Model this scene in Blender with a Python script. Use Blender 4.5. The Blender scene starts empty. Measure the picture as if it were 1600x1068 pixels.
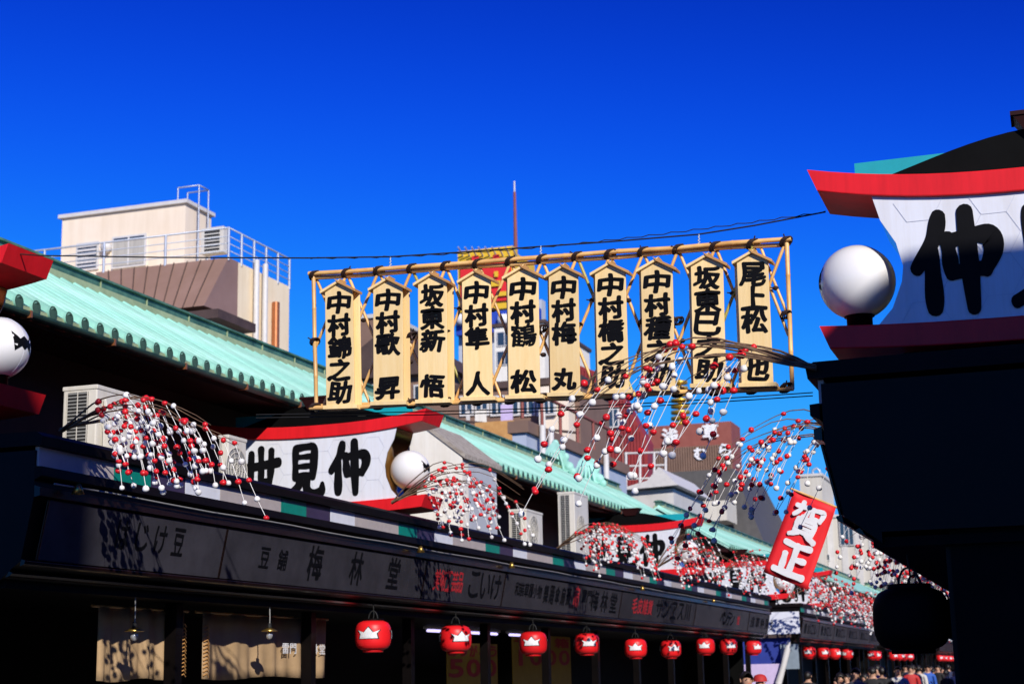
import bpy, math, random
from mathutils import Vector, Matrix
R_ = math.radians
scene = bpy.context.scene
C = scene.collection

# ------------------------------------------------------------------ camera
F, CX, CY, SX, SY, ROLL, CZ = 2500., 800., 534., 1675., 1036., .02, 1.75
_d = Vector(((SX-CX)/F, -(SY-CY)/F, -1.))
_Y = _d.normalized()
_Z = Vector((-ROLL, 1, -ROLL*_d.x + _d.y)).normalized()
_X = _Y.cross(_Z)
RW = Matrix((_X, _Y, _Z))                       # camera -> world rotation
cam_d = bpy.data.cameras.new('camera')
cam = bpy.data.objects.new('camera', cam_d); C.objects.link(cam)
cam.matrix_world = Matrix.Translation((0, 0, CZ)) @ RW.to_4x4()
cam_d.sensor_width = 36; cam_d.lens = F/1600*36
cam_d.clip_start = .05; cam_d.clip_end = 6000
cam_d.dof.use_dof = True; cam_d.dof.focus_distance = 11.2; cam_d.dof.aperture_fstop = 4.0
scene.camera = cam
O = Vector((0, 0, CZ))
def ray(x, y): return RW @ Vector(((x-CX)/F, -(y-CY)/F, -1.))
def onX(x, y, X): r = ray(x, y); return O + r*(X/r.x)
def onY(x, y, Y): r = ray(x, y); return O + r*(Y/r.y)
def onZ(x, y, Z): r = ray(x, y); return O + r*((Z-CZ)/r.z)

# ------------------------------------------------------------------ sky, sun, exposure
SUN_AZ, SUN_EL = R_(38), R_(28)                 # to the right of straight behind the camera
sun_dir = Vector((math.sin(SUN_AZ)*math.cos(SUN_EL), -math.cos(SUN_AZ)*math.cos(SUN_EL), math.sin(SUN_EL)))
w = bpy.data.worlds.new('World'); scene.world = w; w.use_nodes = True
nt = w.node_tree; nt.nodes.clear()
sky = nt.nodes.new('ShaderNodeTexSky'); sky.sky_type = 'NISHITA'; sky.sun_disc = False
sky.sun_elevation = SUN_EL; sky.sun_rotation = math.atan2(sun_dir.x, sun_dir.y)
sky.altitude = 1500; sky.air_density = 1.0; sky.dust_density = 0.0; sky.ozone_density = 1.0
gam = nt.nodes.new('ShaderNodeGamma'); gam.inputs[1].default_value = 3.5      # the deep, contrasty blue of the photograph
sep = nt.nodes.new('ShaderNodeSeparateColor'); comb = nt.nodes.new('ShaderNodeCombineColor')
nt.links.new(sky.outputs[0], gam.inputs[0]); nt.links.new(gam.outputs[0], sep.inputs[0])
def _m(op, a, b=None):
    n = nt.nodes.new('ShaderNodeMath'); n.operation = op
    for i, v in enumerate((a, b)):
        if v is None: continue
        if isinstance(v, (int, float)): n.inputs[i].default_value = v
        else: nt.links.new(v, n.inputs[i])
    return n.outputs[0]
for ch, cap, k in ((0, .10, .0043), (1, .42, .0052), (2, 1.0, .0064)):           # film shoulder per channel
    e = _m('EXPONENT', _m('MULTIPLY', sep.outputs[ch], -k))
    nt.links.new(_m('MULTIPLY', _m('SUBTRACT', 1., e), cap*10), comb.inputs[ch])
bg = nt.nodes.new('ShaderNodeBackground'); bg.inputs[1].default_value = .10
out = nt.nodes.new('ShaderNodeOutputWorld')
nt.links.new(comb.outputs[0], bg.inputs[0]); nt.links.new(bg.outputs[0], out.inputs[0])
sl = bpy.data.lights.new('sun', 'SUN'); sl.energy = 4.9; sl.angle = R_(.5); sl.color = (1, .945, .86)
so = bpy.data.objects.new('sun', sl); C.objects.link(so)
so.rotation_euler = sun_dir.to_track_quat('Z', 'Y').to_euler(); so.location = (6, -12, 14)
scene.view_settings.view_transform = 'Standard'; scene.view_settings.look = 'None'
scene.view_settings.exposure = 0; scene.view_settings.gamma = 1; scene.view_settings.use_curve_mapping = False

# ------------------------------------------------------------------ materials
M = {}
def mat(name, col, rough=.6, metal=0, var=.12, scale=6., bump=.0, bscale=40., spec=.5, coat=0, col2=None, emit=0, stretch=None, trans=0):
    m = bpy.data.materials.new(name); m.use_nodes = True
    t = m.node_tree; p = t.nodes['Principled BSDF']
    p.inputs['Roughness'].default_value = rough; p.inputs['Metallic'].default_value = metal
    p.inputs['Specular IOR Level'].default_value = spec; p.inputs['Coat Weight'].default_value = coat
    if trans: p.inputs['Transmission Weight'].default_value = trans
    tc = t.nodes.new('ShaderNodeTexCoord'); mp = t.nodes.new('ShaderNodeMapping')
    t.links.new(tc.outputs['Object'], mp.inputs[0])
    if stretch: mp.inputs['Scale'].default_value = stretch
    n = t.nodes.new('ShaderNodeTexNoise'); n.inputs['Scale'].default_value = scale; n.inputs['Detail'].default_value = 6; n.inputs['Roughness'].default_value = .65
    t.links.new(mp.outputs[0], n.inputs['Vector'])
    r = t.nodes.new('ShaderNodeValToRGB')
    r.color_ramp.elements[0].position = .3; r.color_ramp.elements[1].position = .7
    c2 = col2 or tuple(min(1, c*(1+var)) for c in col)
    c1 = col if col2 else tuple(c*(1-var) for c in col)
    r.color_ramp.elements[0].color = (*c1, 1); r.color_ramp.elements[1].color = (*c2, 1)
    t.links.new(n.outputs['Fac'], r.inputs[0]); t.links.new(r.outputs[0], p.inputs['Base Color'])
    if name in ('board', 'bamboo', 'lantern_red', 'ball_red', 'ball_white', 'copper', 'panel'):      # pieces differ a little from one another
        oi = t.nodes.new('ShaderNodeObjectInfo'); mr = t.nodes.new('ShaderNodeMapRange'); mr.inputs[3].default_value = .84; mr.inputs[4].default_value = 1.08
        h = t.nodes.new('ShaderNodeHueSaturation'); t.links.new(oi.outputs['Random'], mr.inputs[0]); t.links.new(mr.outputs[0], h.inputs['Value'])
        t.links.new(r.outputs[0], h.inputs['Color']); t.links.new(h.outputs[0], p.inputs['Base Color'])
    if name in ('red_beam', 'sign_white', 'beige', 'beige2', 'plaster', 'copper', 'ac_white', 'cream'):                # rain streaks and dust
        mp2 = t.nodes.new('ShaderNodeMapping'); mp2.inputs['Scale'].default_value = (7, 7, .55) if name not in ('beige', 'beige2', 'cream') else (1.6, 1.6, .12)
        if name == 'copper': mp2.inputs['Scale'].default_value = (.5, 5, .5)
        n3 = t.nodes.new('ShaderNodeTexNoise'); n3.inputs['Scale'].default_value = 1.3; n3.inputs['Detail'].default_value = 7; n3.inputs['Roughness'].default_value = .7
        t.links.new(tc.outputs['Object'], mp2.inputs[0]); t.links.new(mp2.outputs[0], n3.inputs['Vector'])
        r3 = t.nodes.new('ShaderNodeValToRGB'); r3.color_ramp.elements[0].position = .30; r3.color_ramp.elements[1].position = .58
        d = {'copper': .72, 'red_beam': .82}.get(name, .90)
        r3.color_ramp.elements[0].color = (d, d*.97, d*.92, 1); r3.color_ramp.elements[1].color = (1, 1, 1, 1)
        t.links.new(n3.outputs['Fac'], r3.inputs[0]); mx = t.nodes.new('ShaderNodeMix'); mx.data_type = 'RGBA'; mx.blend_type = 'MULTIPLY'; mx.inputs[0].default_value = 1
        src = p.inputs['Base Color'].links[0].from_socket; t.links.new(src, mx.inputs[6]); t.links.new(r3.outputs[0], mx.inputs[7]); t.links.new(mx.outputs[2], p.inputs['Base Color'])
    if bump:
        n2 = t.nodes.new('ShaderNodeTexNoise'); n2.inputs['Scale'].default_value = bscale; n2.inputs['Detail'].default_value = 5
        t.links.new(mp.outputs[0], n2.inputs['Vector'])
        b = t.nodes.new('ShaderNodeBump'); b.inputs['Strength'].default_value = bump; b.inputs['Distance'].default_value = .02
        t.links.new(n2.outputs['Fac'], b.inputs['Height']); t.links.new(b.outputs[0], p.inputs['Normal'])
    if emit:
        p.inputs['Emission Color'].default_value = (*col, 1); p.inputs['Emission Strength'].default_value = emit
    M[name] = m; return m
mat('board', (.86, .60, .25), .55, var=.1, scale=3, col2=(.93, .70, .35), stretch=(9, 9, .8), bump=.08, bscale=8)
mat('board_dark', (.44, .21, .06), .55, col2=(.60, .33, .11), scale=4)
mat('bamboo', (.62, .32, .09), .38, col2=(.88, .55, .21), scale=5, bump=.1, bscale=12)
mat('bamboo_green', (.30, .26, .04), .4, col2=(.45, .38, .09), scale=4)
mat('cord', (.028, .010, .007), .8, bump=.4, bscale=120)
mat('ink', (.004, .004, .005), .6, var=.2, spec=.08)
mat('ink_red', (.45, .02, .025), .5)
mat('ink_white', (.75, .75, .77), .6)
mat('copper', (.27, .64, .51), .6, col2=(.50, .87, .75), scale=1.4, bump=.15, bscale=14, stretch=(1, 1, 1))
mat('copper_cap', (.025, .06, .035), .55, col2=(.06, .12, .07), scale=14)
mat('copper_dark', (.016, .055, .035), .5, col2=(.10, .24, .17), scale=3.5, bump=.2, bscale=18)
mat('copper_edge', (.27, .33, .17), .5, col2=(.40, .48, .27), scale=6)
mat('gutter', (.012, .035, .028), .5, col2=(.03, .08, .055), scale=5)
mat('copper_new', (.45, .16, .06), .4, metal=.6)
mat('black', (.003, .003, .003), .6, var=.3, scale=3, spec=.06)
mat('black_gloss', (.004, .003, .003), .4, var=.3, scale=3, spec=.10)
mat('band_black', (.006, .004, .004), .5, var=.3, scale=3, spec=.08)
mat('panel', (.045, .043, .054), .22, var=.25, scale=2.5, spec=.3, bump=.02, bscale=2.5)
mat('trim_brown', (.014, .006, .005), .25, var=.3, scale=5, spec=.3)
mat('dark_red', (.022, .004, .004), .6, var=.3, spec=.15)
mat('red_beam', (.74, .014, .020), .42, var=.07, scale=2, spec=.25, bump=.02, bscale=6)
mat('teal', (.0, .33, .38), .5, var=.08)
mat('sq_white', (.68, .70, .78), .5, var=.06, scale=10)
mat('sq_beige', (.42, .37, .36), .5, var=.08, scale=10)
mat('sq_teal', (.0, .20, .15), .5, var=.12, scale=10)
mat('sq_navy', (.040, .026, .065), .5, var=.15, scale=10)
mat('globe', (.76, .75, .73), .25, scale=3, spec=.4, coat=.25, col2=(.80, .79, .77))
mat('bronze', (.42, .26, .08), .12, metal=1, var=.1)
mat('brass', (.50, .32, .08), .3, metal=.9)
mat('plaster', (.80, .77, .70), .8, var=.05, scale=3, bump=.05)
mat('plaster_grey', (.44, .47, .53), .8, var=.06, scale=3)
mat('weathered', (.22, .18, .15), .8, col2=(.50, .46, .40), scale=3, stretch=(1, 6, 6), bump=.3, bscale=12)
mat('ac_white', (.66, .63, .56), .45, var=.05, scale=5)
mat('ac_grey', (.26, .26, .25), .5, var=.15, scale=20)
mat('ac_dark', (.02, .02, .02), .6, spec=.2)
mat('lantern_red', (.72, .012, .016), .42, var=.06, scale=6, spec=.4)
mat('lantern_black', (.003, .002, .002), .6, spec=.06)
mat('ball_red', (.68, .012, .018), .38, var=.08, scale=30)
mat('ball_white', (.80, .79, .78), .55, var=.05, scale=30)
mat('string', (.85, .83, .80), .7)
mat('twig', (.085, .045, .026), .75, col2=(.22, .13, .07), scale=20, bump=.3, bscale=60)
mat('flag', (.78, .012, .018), .7, var=.05, scale=5, bump=.06, bscale=9)
mat('noren', (.36, .235, .12), .85, col2=(.46, .31, .17), scale=4, bump=.2, bscale=90, stretch=(1, 1, 1))
mat('beige', (.80, .67, .52), .8, col2=(.86, .74, .60), scale=.5, bump=.03)
mat('beige2', (.86, .70, .47), .8, col2=(.92, .79, .57), scale=.4, bump=.03)
mat('cream', (.55, .52, .45), .8, col2=(.62, .59, .52), scale=.3)
mat('brown_metal', (.25, .15, .11), .5, col2=(.31, .19, .15), scale=.8)
mat('rust_white', (.50, .48, .45), .7, col2=(.62, .60, .57), scale=1.2)
mat('steel', (.42, .46, .54), .4, metal=.3, var=.1)
mat('white_metal', (.62, .60, .58), .5, var=.08)
mat('glass', (.03, .05, .07), .08, spec=.8, var=.2, scale=.5)
mat('curtain', (.42, .40, .36), .8, var=.15, scale=3, stretch=(4, 4, .3))
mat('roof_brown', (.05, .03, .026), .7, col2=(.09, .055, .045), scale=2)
mat('brick_red', (.22, .055, .04), .7, col2=(.28, .08, .06), scale=1.5)
mat('wall_red', (.24, .022, .022), .6, col2=(.31, .035, .032), scale=.8)
mat('wall_bluegrey', (.40, .45, .55), .7, var=.1, scale=.6)
mat('wall_brown', (.20, .12, .085), .75, var=.15, scale=.8)
mat('mansard', (.055, .052, .05), .6, col2=(.085, .08, .075), scale=.6, stretch=(4, 4, .4))
mat('sign_yellow', (.75, .47, .02), .5, var=.05)
mat('sign_red', (.70, .02, .02), .5, var=.05)
mat('sign_blue', (.02, .06, .40), .5, var=.05)
mat('gold', (.75, .48, .07), .35, metal=.7, var=.1)
mat('lilac', (.55, .45, .68), .8, var=.08)
mat('cloth_blue', (.015, .035, .26), .8, var=.1)
mat('cloth_grey', (.20, .25, .30), .8, var=.15)
mat('poster_yellow', (.42, .28, .02), .6, var=.1)
mat('green_print', (.12, .50, .14), .6, col2=(.45, .62, .25), scale=3)
mat('tube_light', (.62, .55, 1.0), .5, emit=1.6)
mat('bulb_glass', (.6, .6, .6), .05, spec=.9, metal=.55)
mat('paving', (.15, .14, .135), .8, col2=(.21, .20, .19), scale=1.5, bump=.2, bscale=20)
mat('asphalt', (.05, .05, .05), .85, bump=.3, bscale=40)
mat('skin', (.52, .29, .19), .5, var=.06)
mat('hair', (.012, .009, .008), .45, bump=.3, bscale=90)
mat('coat_black', (.014, .014, .016), .8)
mat('coat_navy', (.02, .03, .09), .8)
mat('coat_blue', (.02, .10, .45), .7)
mat('coat_grey', (.16, .16, .17), .8)
mat('coat_white', (.6, .58, .55), .8)
mat('coat_red', (.45, .02, .02), .7)
mat('trousers', (.03, .03, .045), .8)
def hex_mat():
    m = mat('sign_white', (.72, .74, .80), .45, var=.03, scale=2)
    return m
hex_mat()
mat('hex_line', (.56, .58, .66), .5)

# ------------------------------------------------------------------ mesh helpers
class MB:
    def __init__(s): s.v = []; s.f = []; s.mi = []; s.sm = []
    def add(s, vs, fs, mi=0, smooth=False):
        o = len(s.v); s.v += [tuple(v) for v in vs]
        for f in fs: s.f.append(tuple(i+o for i in f)); s.mi.append(mi); s.sm.append(smooth)
        return s
    def box(s, x0, x1, y0, y1, z0, z1, mi=0):
        return s.hexa([(x0, y0, z0), (x1, y0, z0), (x1, y1, z0), (x0, y1, z0), (x0, y0, z1), (x1, y0, z1), (x1, y1, z1), (x0, y1, z1)], mi)
    def hexa(s, p, mi=0):
        return s.add(p, [(0, 3, 2, 1), (4, 5, 6, 7), (0, 1, 5, 4), (1, 2, 6, 5), (2, 3, 7, 6), (3, 0, 4, 7)], mi)
    def prism(s, poly, axis, a0, a1, mi=0, cap=True, smooth=False, sidemi=None):
        n = len(poly)
        def pt(u, v, a): return {'x': (a, u, v), 'y': (u, a, v), 'z': (u, v, a)}[axis]
        vs = [pt(u, v, a0) for u, v in poly] + [pt(u, v, a1) for u, v in poly]
        fs = [(i, (i+1) % n, n+(i+1) % n, n+i) for i in range(n)]
        s.add(vs, fs, mi if sidemi is None else sidemi, smooth)
        if cap:
            s.add(vs, [tuple(range(n-1, -1, -1)), tuple(range(n, 2*n))], mi)
        return s
    def tube(s, pts, r, n=8, mi=0, cap=True):
        pts = [Vector(p) for p in pts]; rs = r if isinstance(r, (list, tuple)) else [r]*len(pts)
        vs = []; up = None
        for i, p in enumerate(pts):
            t = (pts[min(i+1, len(pts)-1)]-pts[max(i-1, 0)])
            t = t.normalized() if t.length > 1e-9 else Vector((0, 0, 1))
            if up is None: up = Vector((0, 0, 1)) if abs(t.z) < .9 else Vector((1, 0, 0))
            a = t.cross(up); a = a.normalized() if a.length > 1e-6 else Vector((1, 0, 0)); b = a.cross(t).normalized(); up = b
            for k in range(n):
                q = 2*math.pi*k/n; vs.append(p+(a*math.cos(q)+b*math.sin(q))*rs[i])
        fs = []
        for i in range(len(pts)-1):
            for k in range(n):
                fs.append((i*n+k, i*n+(k+1) % n, (i+1)*n+(k+1) % n, (i+1)*n+k))
        s.add(vs, fs, mi, True)
        if cap: s.add(vs[:n], [tuple(range(n-1, -1, -1))], mi); s.add(vs[-n:], [tuple(range(n))], mi)
        return s
    def lathe(s, c, prof, n=24, mi=0, smooth=True):
        c = Vector(c); vs = []
        for r, z in prof:
            for k in range(n):
                q = 2*math.pi*k/n; vs.append((c.x+r*math.cos(q), c.y+r*math.sin(q), c.z+z))
        fs = [(i*n+k, i*n+(k+1) % n, (i+1)*n+(k+1) % n, (i+1)*n+k) for i in range(len(prof)-1) for k in range(n)]
        s.add(vs, fs, mi, smooth)
        return s
    def sphere(s, c, r, n=12, m=8, mi=0, sc=(1, 1, 1)):
        c = Vector(c); vs = [(c.x, c.y, c.z-r*sc[2])]
        for i in range(1, m):
            a = -math.pi/2+math.pi*i/m
            for k in range(n):
                q = 2*math.pi*k/n; vs.append((c.x+r*sc[0]*math.cos(a)*math.cos(q), c.y+r*sc[1]*math.cos(a)*math.sin(q), c.z+r*sc[2]*math.sin(a)))
        vs.append((c.x, c.y, c.z+r*sc[2])); fs = []
        for k in range(n): fs.append((0, 1+(k+1) % n, 1+k))
        for i in range(m-2):
            for k in range(n): fs.append((1+i*n+k, 1+i*n+(k+1) % n, 1+(i+1)*n+(k+1) % n, 1+(i+1)*n+k))
        l = len(vs)-1
        for k in range(n): fs.append((l, 1+(m-2)*n+k, 1+(m-2)*n+(k+1) % n))
        return s.add(vs, fs, mi, True)
    def mesh(s, name, mats):
        me = bpy.data.meshes.new(name); me.from_pydata(s.v, [], s.f)
        for m in (mats if isinstance(mats, (list, tuple)) else [mats]): me.materials.append(M[m])
        me.polygons.foreach_set('material_index', s.mi); me.polygons.foreach_set('use_smooth', s.sm)
        me.update(); return me
def tag(o, label=None, cat=None, group=None, kind=None):
    for k, v in (('label', label), ('category', cat), ('group', group), ('kind', kind)):
        if v: o[k] = v
    return o
def link(o, parent=None):
    C.objects.link(o)
    if parent is not None:
        o.parent = parent
        if parent.type == 'EMPTY' and parent.get('_off') is not None:
            o.matrix_parent_inverse = Matrix.Translation(-Vector(parent['_off']))
    return o
def thing(name, label, cat, loc=(0, 0, 0), group=None):
    o = bpy.data.objects.new(name, None); o.empty_display_size = .2; C.objects.link(o); o.location = loc
    o['_off'] = tuple(loc)
    return tag(o, label, cat, group)
def part(name, mb, mats, parent=None, label=None, bevel=0):
    o = bpy.data.objects.new(name, mb.mesh(name, mats) if isinstance(mb, MB) else mb)
    link(o, parent)
    if label: o['label'] = label
    if bevel:
        b = o.modifiers.new('bevel', 'BEVEL'); b.width = bevel; b.segments = 2; b.limit_method = 'ANGLE'; b.angle_limit = R_(40)
    return o
def put(name, me, parent, mw):
    o = bpy.data.objects.new(name, me); link(o, parent); o.matrix_basis = mw; return o

# ------------------------------------------------------------------ lettering
_glyph = {}
def glyph(ch, bold=.02):
    """flat outline of one character, as verts and faces in a unit box centred on 0"""
    k = (ch, bold)
    if k in _glyph: return _glyph[k]
    cu = bpy.data.curves.new('letter', 'FONT'); cu.body = ch; cu.size = 1; cu.offset = bold; cu.resolution_u = 3
    ob = bpy.data.objects.new('letter', cu); C.objects.link(ob)
    bpy.context.view_layer.update()
    dg = bpy.context.evaluated_depsgraph_get()
    me = bpy.data.meshes.new_from_object(ob.evaluated_get(dg))
    vs = [tuple(v.co) for v in me.vertices]; fs = [tuple(p.vertices) for p in me.polygons]
    C.objects.unlink(ob); bpy.data.objects.remove(ob); bpy.data.curves.remove(cu); bpy.data.meshes.remove(me)
    if vs:
        x0 = min(v[0] for v in vs); x1 = max(v[0] for v in vs); y0 = min(v[1] for v in vs); y1 = max(v[1] for v in vs)
        s = 1/max(x1-x0, y1-y0)
        vs = [((v[0]-(x0+x1)/2)*s, (v[1]-(y0+y1)/2)*s) for v in vs]
    _glyph[k] = (vs, fs, ((x1-x0)*s, (y1-y0)*s) if vs else (1, 1)); return _glyph[k]
def put_glyph(mb, ch, org, u, v, w, h, fat=.02, mi=0, lean=0, wob=0):
    vs, fs, (gw, gh) = glyph(ch, 0); org, u, v = Vector(org), Vector(u), Vector(v)
    def q(x, y):
        if wob:
            x, y = x+wob*math.sin(5.1*y+ord(ch)), y+wob*math.sin(6.3*x+ord(ch)*2)
        return org+u*((x+lean*y)*w)+v*(y*h)
    vv = [(x/max(gw, .55), y/max(gh, .55)) for x, y in vs]
    nrm = u.cross(v).normalized()
    for k in range(9 if fat else 1):                # a loaded brush: the outline stamped round a small circle
        a = math.pi/4*k; dx, dy = (0, 0) if k == 8 else (fat*math.cos(a), fat*math.sin(a)*.8)
        mb.add([q(x*(1-fat)+dx, y*(1-fat)+dy)+nrm*(.0002*k) for x, y in vv], fs, mi)
STROKES = {
 '仲': [[(.36, .98, .12), (.28, .74, .14), (.06, .45, .10)], [(.25, .66, .10), (.25, .35, .15), (.25, .03, .13)], [(.44, .74, .12), (.46, .55, .13), (.47, .36, .11)],
       [(.44, .70, .12), (.70, .75, .11), (.93, .73, .15), (.97, .58, .16), (.86, .38, .12)], [(.47, .38, .12), (.68, .40, .10), (.88, .40, .13)], [(.67, 1.0, .15), (.68, .6, .14), (.69, .3, .16), (.70, .0, .10)]],
 '見': [[(.28, .95, .12), (.27, .65, .12), (.28, .36, .12)], [(.28, .94, .11), (.55, .97, .10), (.76, .94, .14), (.76, .65, .14), (.73, .36, .12)], [(.30, .77, .08), (.72, .78, .08)],
       [(.30, .58, .08), (.72, .59, .08)], [(.28, .39, .10), (.74, .40, .10)], [(.42, .36, .12), (.34, .18, .13), (.05, .03, .09)], [(.60, .36, .12), (.58, .14, .13), (.72, .03, .14), (.95, .06, .15), (.99, .22, .07)]],
 '世': [[(.0, .60, .12), (.4, .64, .13), (.98, .70, .13)], [(.24, .90, .11), (.23, .5, .13), (.25, .15, .13), (.45, .05, .14), (.95, .09, .12)], [(.50, .98, .12), (.51, .6, .12), (.50, .30, .11)],
       [(.78, .94, .12), (.77, .6, .13), (.74, .30, .11)], [(.50, .32, .09), (.75, .33, .10)]],
 '正': [[(.10, .92, .13), (.5, .90, .13), (.93, .95, .14)], [(.52, .92, .15), (.52, .5, .15), (.52, .10, .15)], [(.54, .52, .13), (.88, .55, .14)], [(.22, .60, .15), (.24, .35, .15), (.24, .10, .15)], [(.02, .08, .15), (.5, .08, .14), (.98, .10, .17)]],
 '賀': [[(.04, .86, .10), (.28, .87, .10), (.46, .87, .11), (.42, .66, .11), (.32, .60, .08)], [(.24, 1.0, .11), (.20, .76, .11), (.04, .58, .09)], [(.60, .90, .11), (.61, .62, .11)], [(.60, .88, .10), (.93, .90, .12), (.90, .62, .11)],
       [(.60, .65, .09), (.90, .65, .09)], [(.24, .53, .12), (.24, .17, .12)], [(.24, .52, .11), (.78, .53, .13), (.78, .17, .12)], [(.27, .41, .07), (.75, .41, .07)], [(.27, .29, .07), (.75, .29, .07)], [(.24, .17, .10), (.78, .17, .10)],
       [(.38, .14, .12), (.10, .01, .10)], [(.62, .14, .12), (.94, .0, .14)]]}
def spline(p, n=7):
    p = [Vector(q) for q in p]
    if len(p) == 2: return [p[0].lerp(p[1], i/n) for i in range(n+1)]
    o = []
    for i in range(len(p)-1):
        a = p[max(i-1, 0)]; b = p[i]; c = p[i+1]; d = p[min(i+2, len(p)-1)]
        for k in range(n):
            t = k/n; o.append(.5*((2*b)+(c-a)*t+(2*a-5*b+4*c-d)*t*t+(3*b-a-3*c+d)*t**3))
    return o+[p[-1]]
def brush(mb, ch, org, u, v, w, h, nrm, mi=0, fat=1.0):
    """one brush-written character: every stroke a ribbon with swelling width and round ends"""
    org, u, v, nrm = Vector(org), Vector(u), Vector(v), Vector(nrm)
    for si, st in enumerate(STROKES[ch]):
        pts = spline(st); L = []; Rr = []
        for i, p in enumerate(pts):
            t = pts[min(i+1, len(pts)-1)]-pts[max(i-1, 0)]; t = Vector((t.x, t.y)).normalized(); nn = Vector((-t.y, t.x))
            r = p.z*.5*fat*(1+.10*math.sin(9*i/len(pts)+si))
            L.append(Vector((p.x, p.y))+nn*r); Rr.append(Vector((p.x, p.y))-nn*r)
        def cap(p, q, r0):
            c = (Vector((p.x, p.y))); o = []
            return c
        def arc(a, b, out):
            c = (a+b)/2; r = (a-b).length/2; e = (a-c).normalized(); k = []
            for i in range(1, 6):
                q = math.pi*i/6; k.append(c+e*math.cos(q)*r+out*math.sin(q)*r*.8)
            return k
        t0 = pts[0]-pts[1]; t0 = Vector((t0.x, t0.y)).normalized(); t1 = pts[-1]-pts[-2]; t1 = Vector((t1.x, t1.y)).normalized()
        off = nrm*(.0006*si)
        W = lambda p: org+u*((p.x-.5)*w)+v*((p.y-.5)*h)+off
        n = len(L); vs = [W(p) for p in L]+[W(p) for p in Rr]
        mb.add(vs, [(i, n+i, n+i+1, i+1) for i in range(n-1)], mi)
        mb.add([W(L[0])]+[W(p) for p in arc(L[0], Rr[0], t0)]+[W(Rr[0])], [tuple(range(7))], mi)
        mb.add([W(L[-1])]+[W(p) for p in arc(L[-1], Rr[-1], t1)]+[W(Rr[-1])], [tuple(range(6, -1, -1))], mi)

# ------------------------------------------------------------------ ground
part('ground', MB().add([(-3000, -3000, -.02), (3000, -3000, -.02), (3000, 3000, -.02), (-3000, 3000, -.02)], [(0, 1, 2, 3)]), 'asphalt')['kind'] = 'structure'
st = part('street_paving', MB().box(-12, 4, -20, 140, -.01, 0), 'paving'); st['kind'] = 'structure'

# ------------------------------------------------------------------ the shop blocks
XL, XR = -7.30, -1.39
PITCH = .276
EX, EZ, RX, RZ = -9.30, 5.315, -11.42, 6.62       # eave and roof top, left row
rib_cache = {}
def rib_mesh(side):
    if side in rib_cache: return rib_cache[side]
    mb = MB(); n = 9; r = .062
    ex, ez, rx, rz = EX+.03, EZ+.015, RX, RZ+.0
    sg = 1
    if side == 'R': sg = -1
    dx, dz = rx-ex, rz-ez; L = math.hypot(dx, dz); nx, nz = -dz/L, dx/L
    if nz < 0: nx, nz = -nx, -nz
    rings = []
    for t in (0., .33, .66, 1.):
        ring = []
        for k in range(n):
            q = math.pi*k/(n-1); a, b = math.cos(q)*r, math.sin(q)*r*1.05
            ring.append((sg*(ex+dx*t+nx*b), a, ez+dz*t+nz*b))
        rings.append(ring)
    vs = [p for g in rings for p in g]
    fs = [(i*n+k, i*n+k+1, (i+1)*n+k+1, (i+1)*n+k) for i in range(3) for k in range(n-1)]
    mb.add(vs, fs, 0, True)
    # round end disc, slightly larger than the rib
    m = 14; c = (sg*(ex+.012), 0, ez+.012); vs = []
    for dxx in (-.02, .012):
        for k in range(m):
            q = 2*math.pi*k/m; vs.append((sg*(ex+dxx+.012), math.cos(q)*.070, c[2]+math.sin(q)*.070))
    mb.add(vs, [(k, (k+1) % m, m+(k+1) % m, m+k) for k in range(m)], 0, True)
    mb.add(vs[m:], [tuple(range(m))], 1)
    rib_cache[side] = mb.mesh('tile_rib', ['copper', 'copper_cap']); return rib_cache[side]
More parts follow.
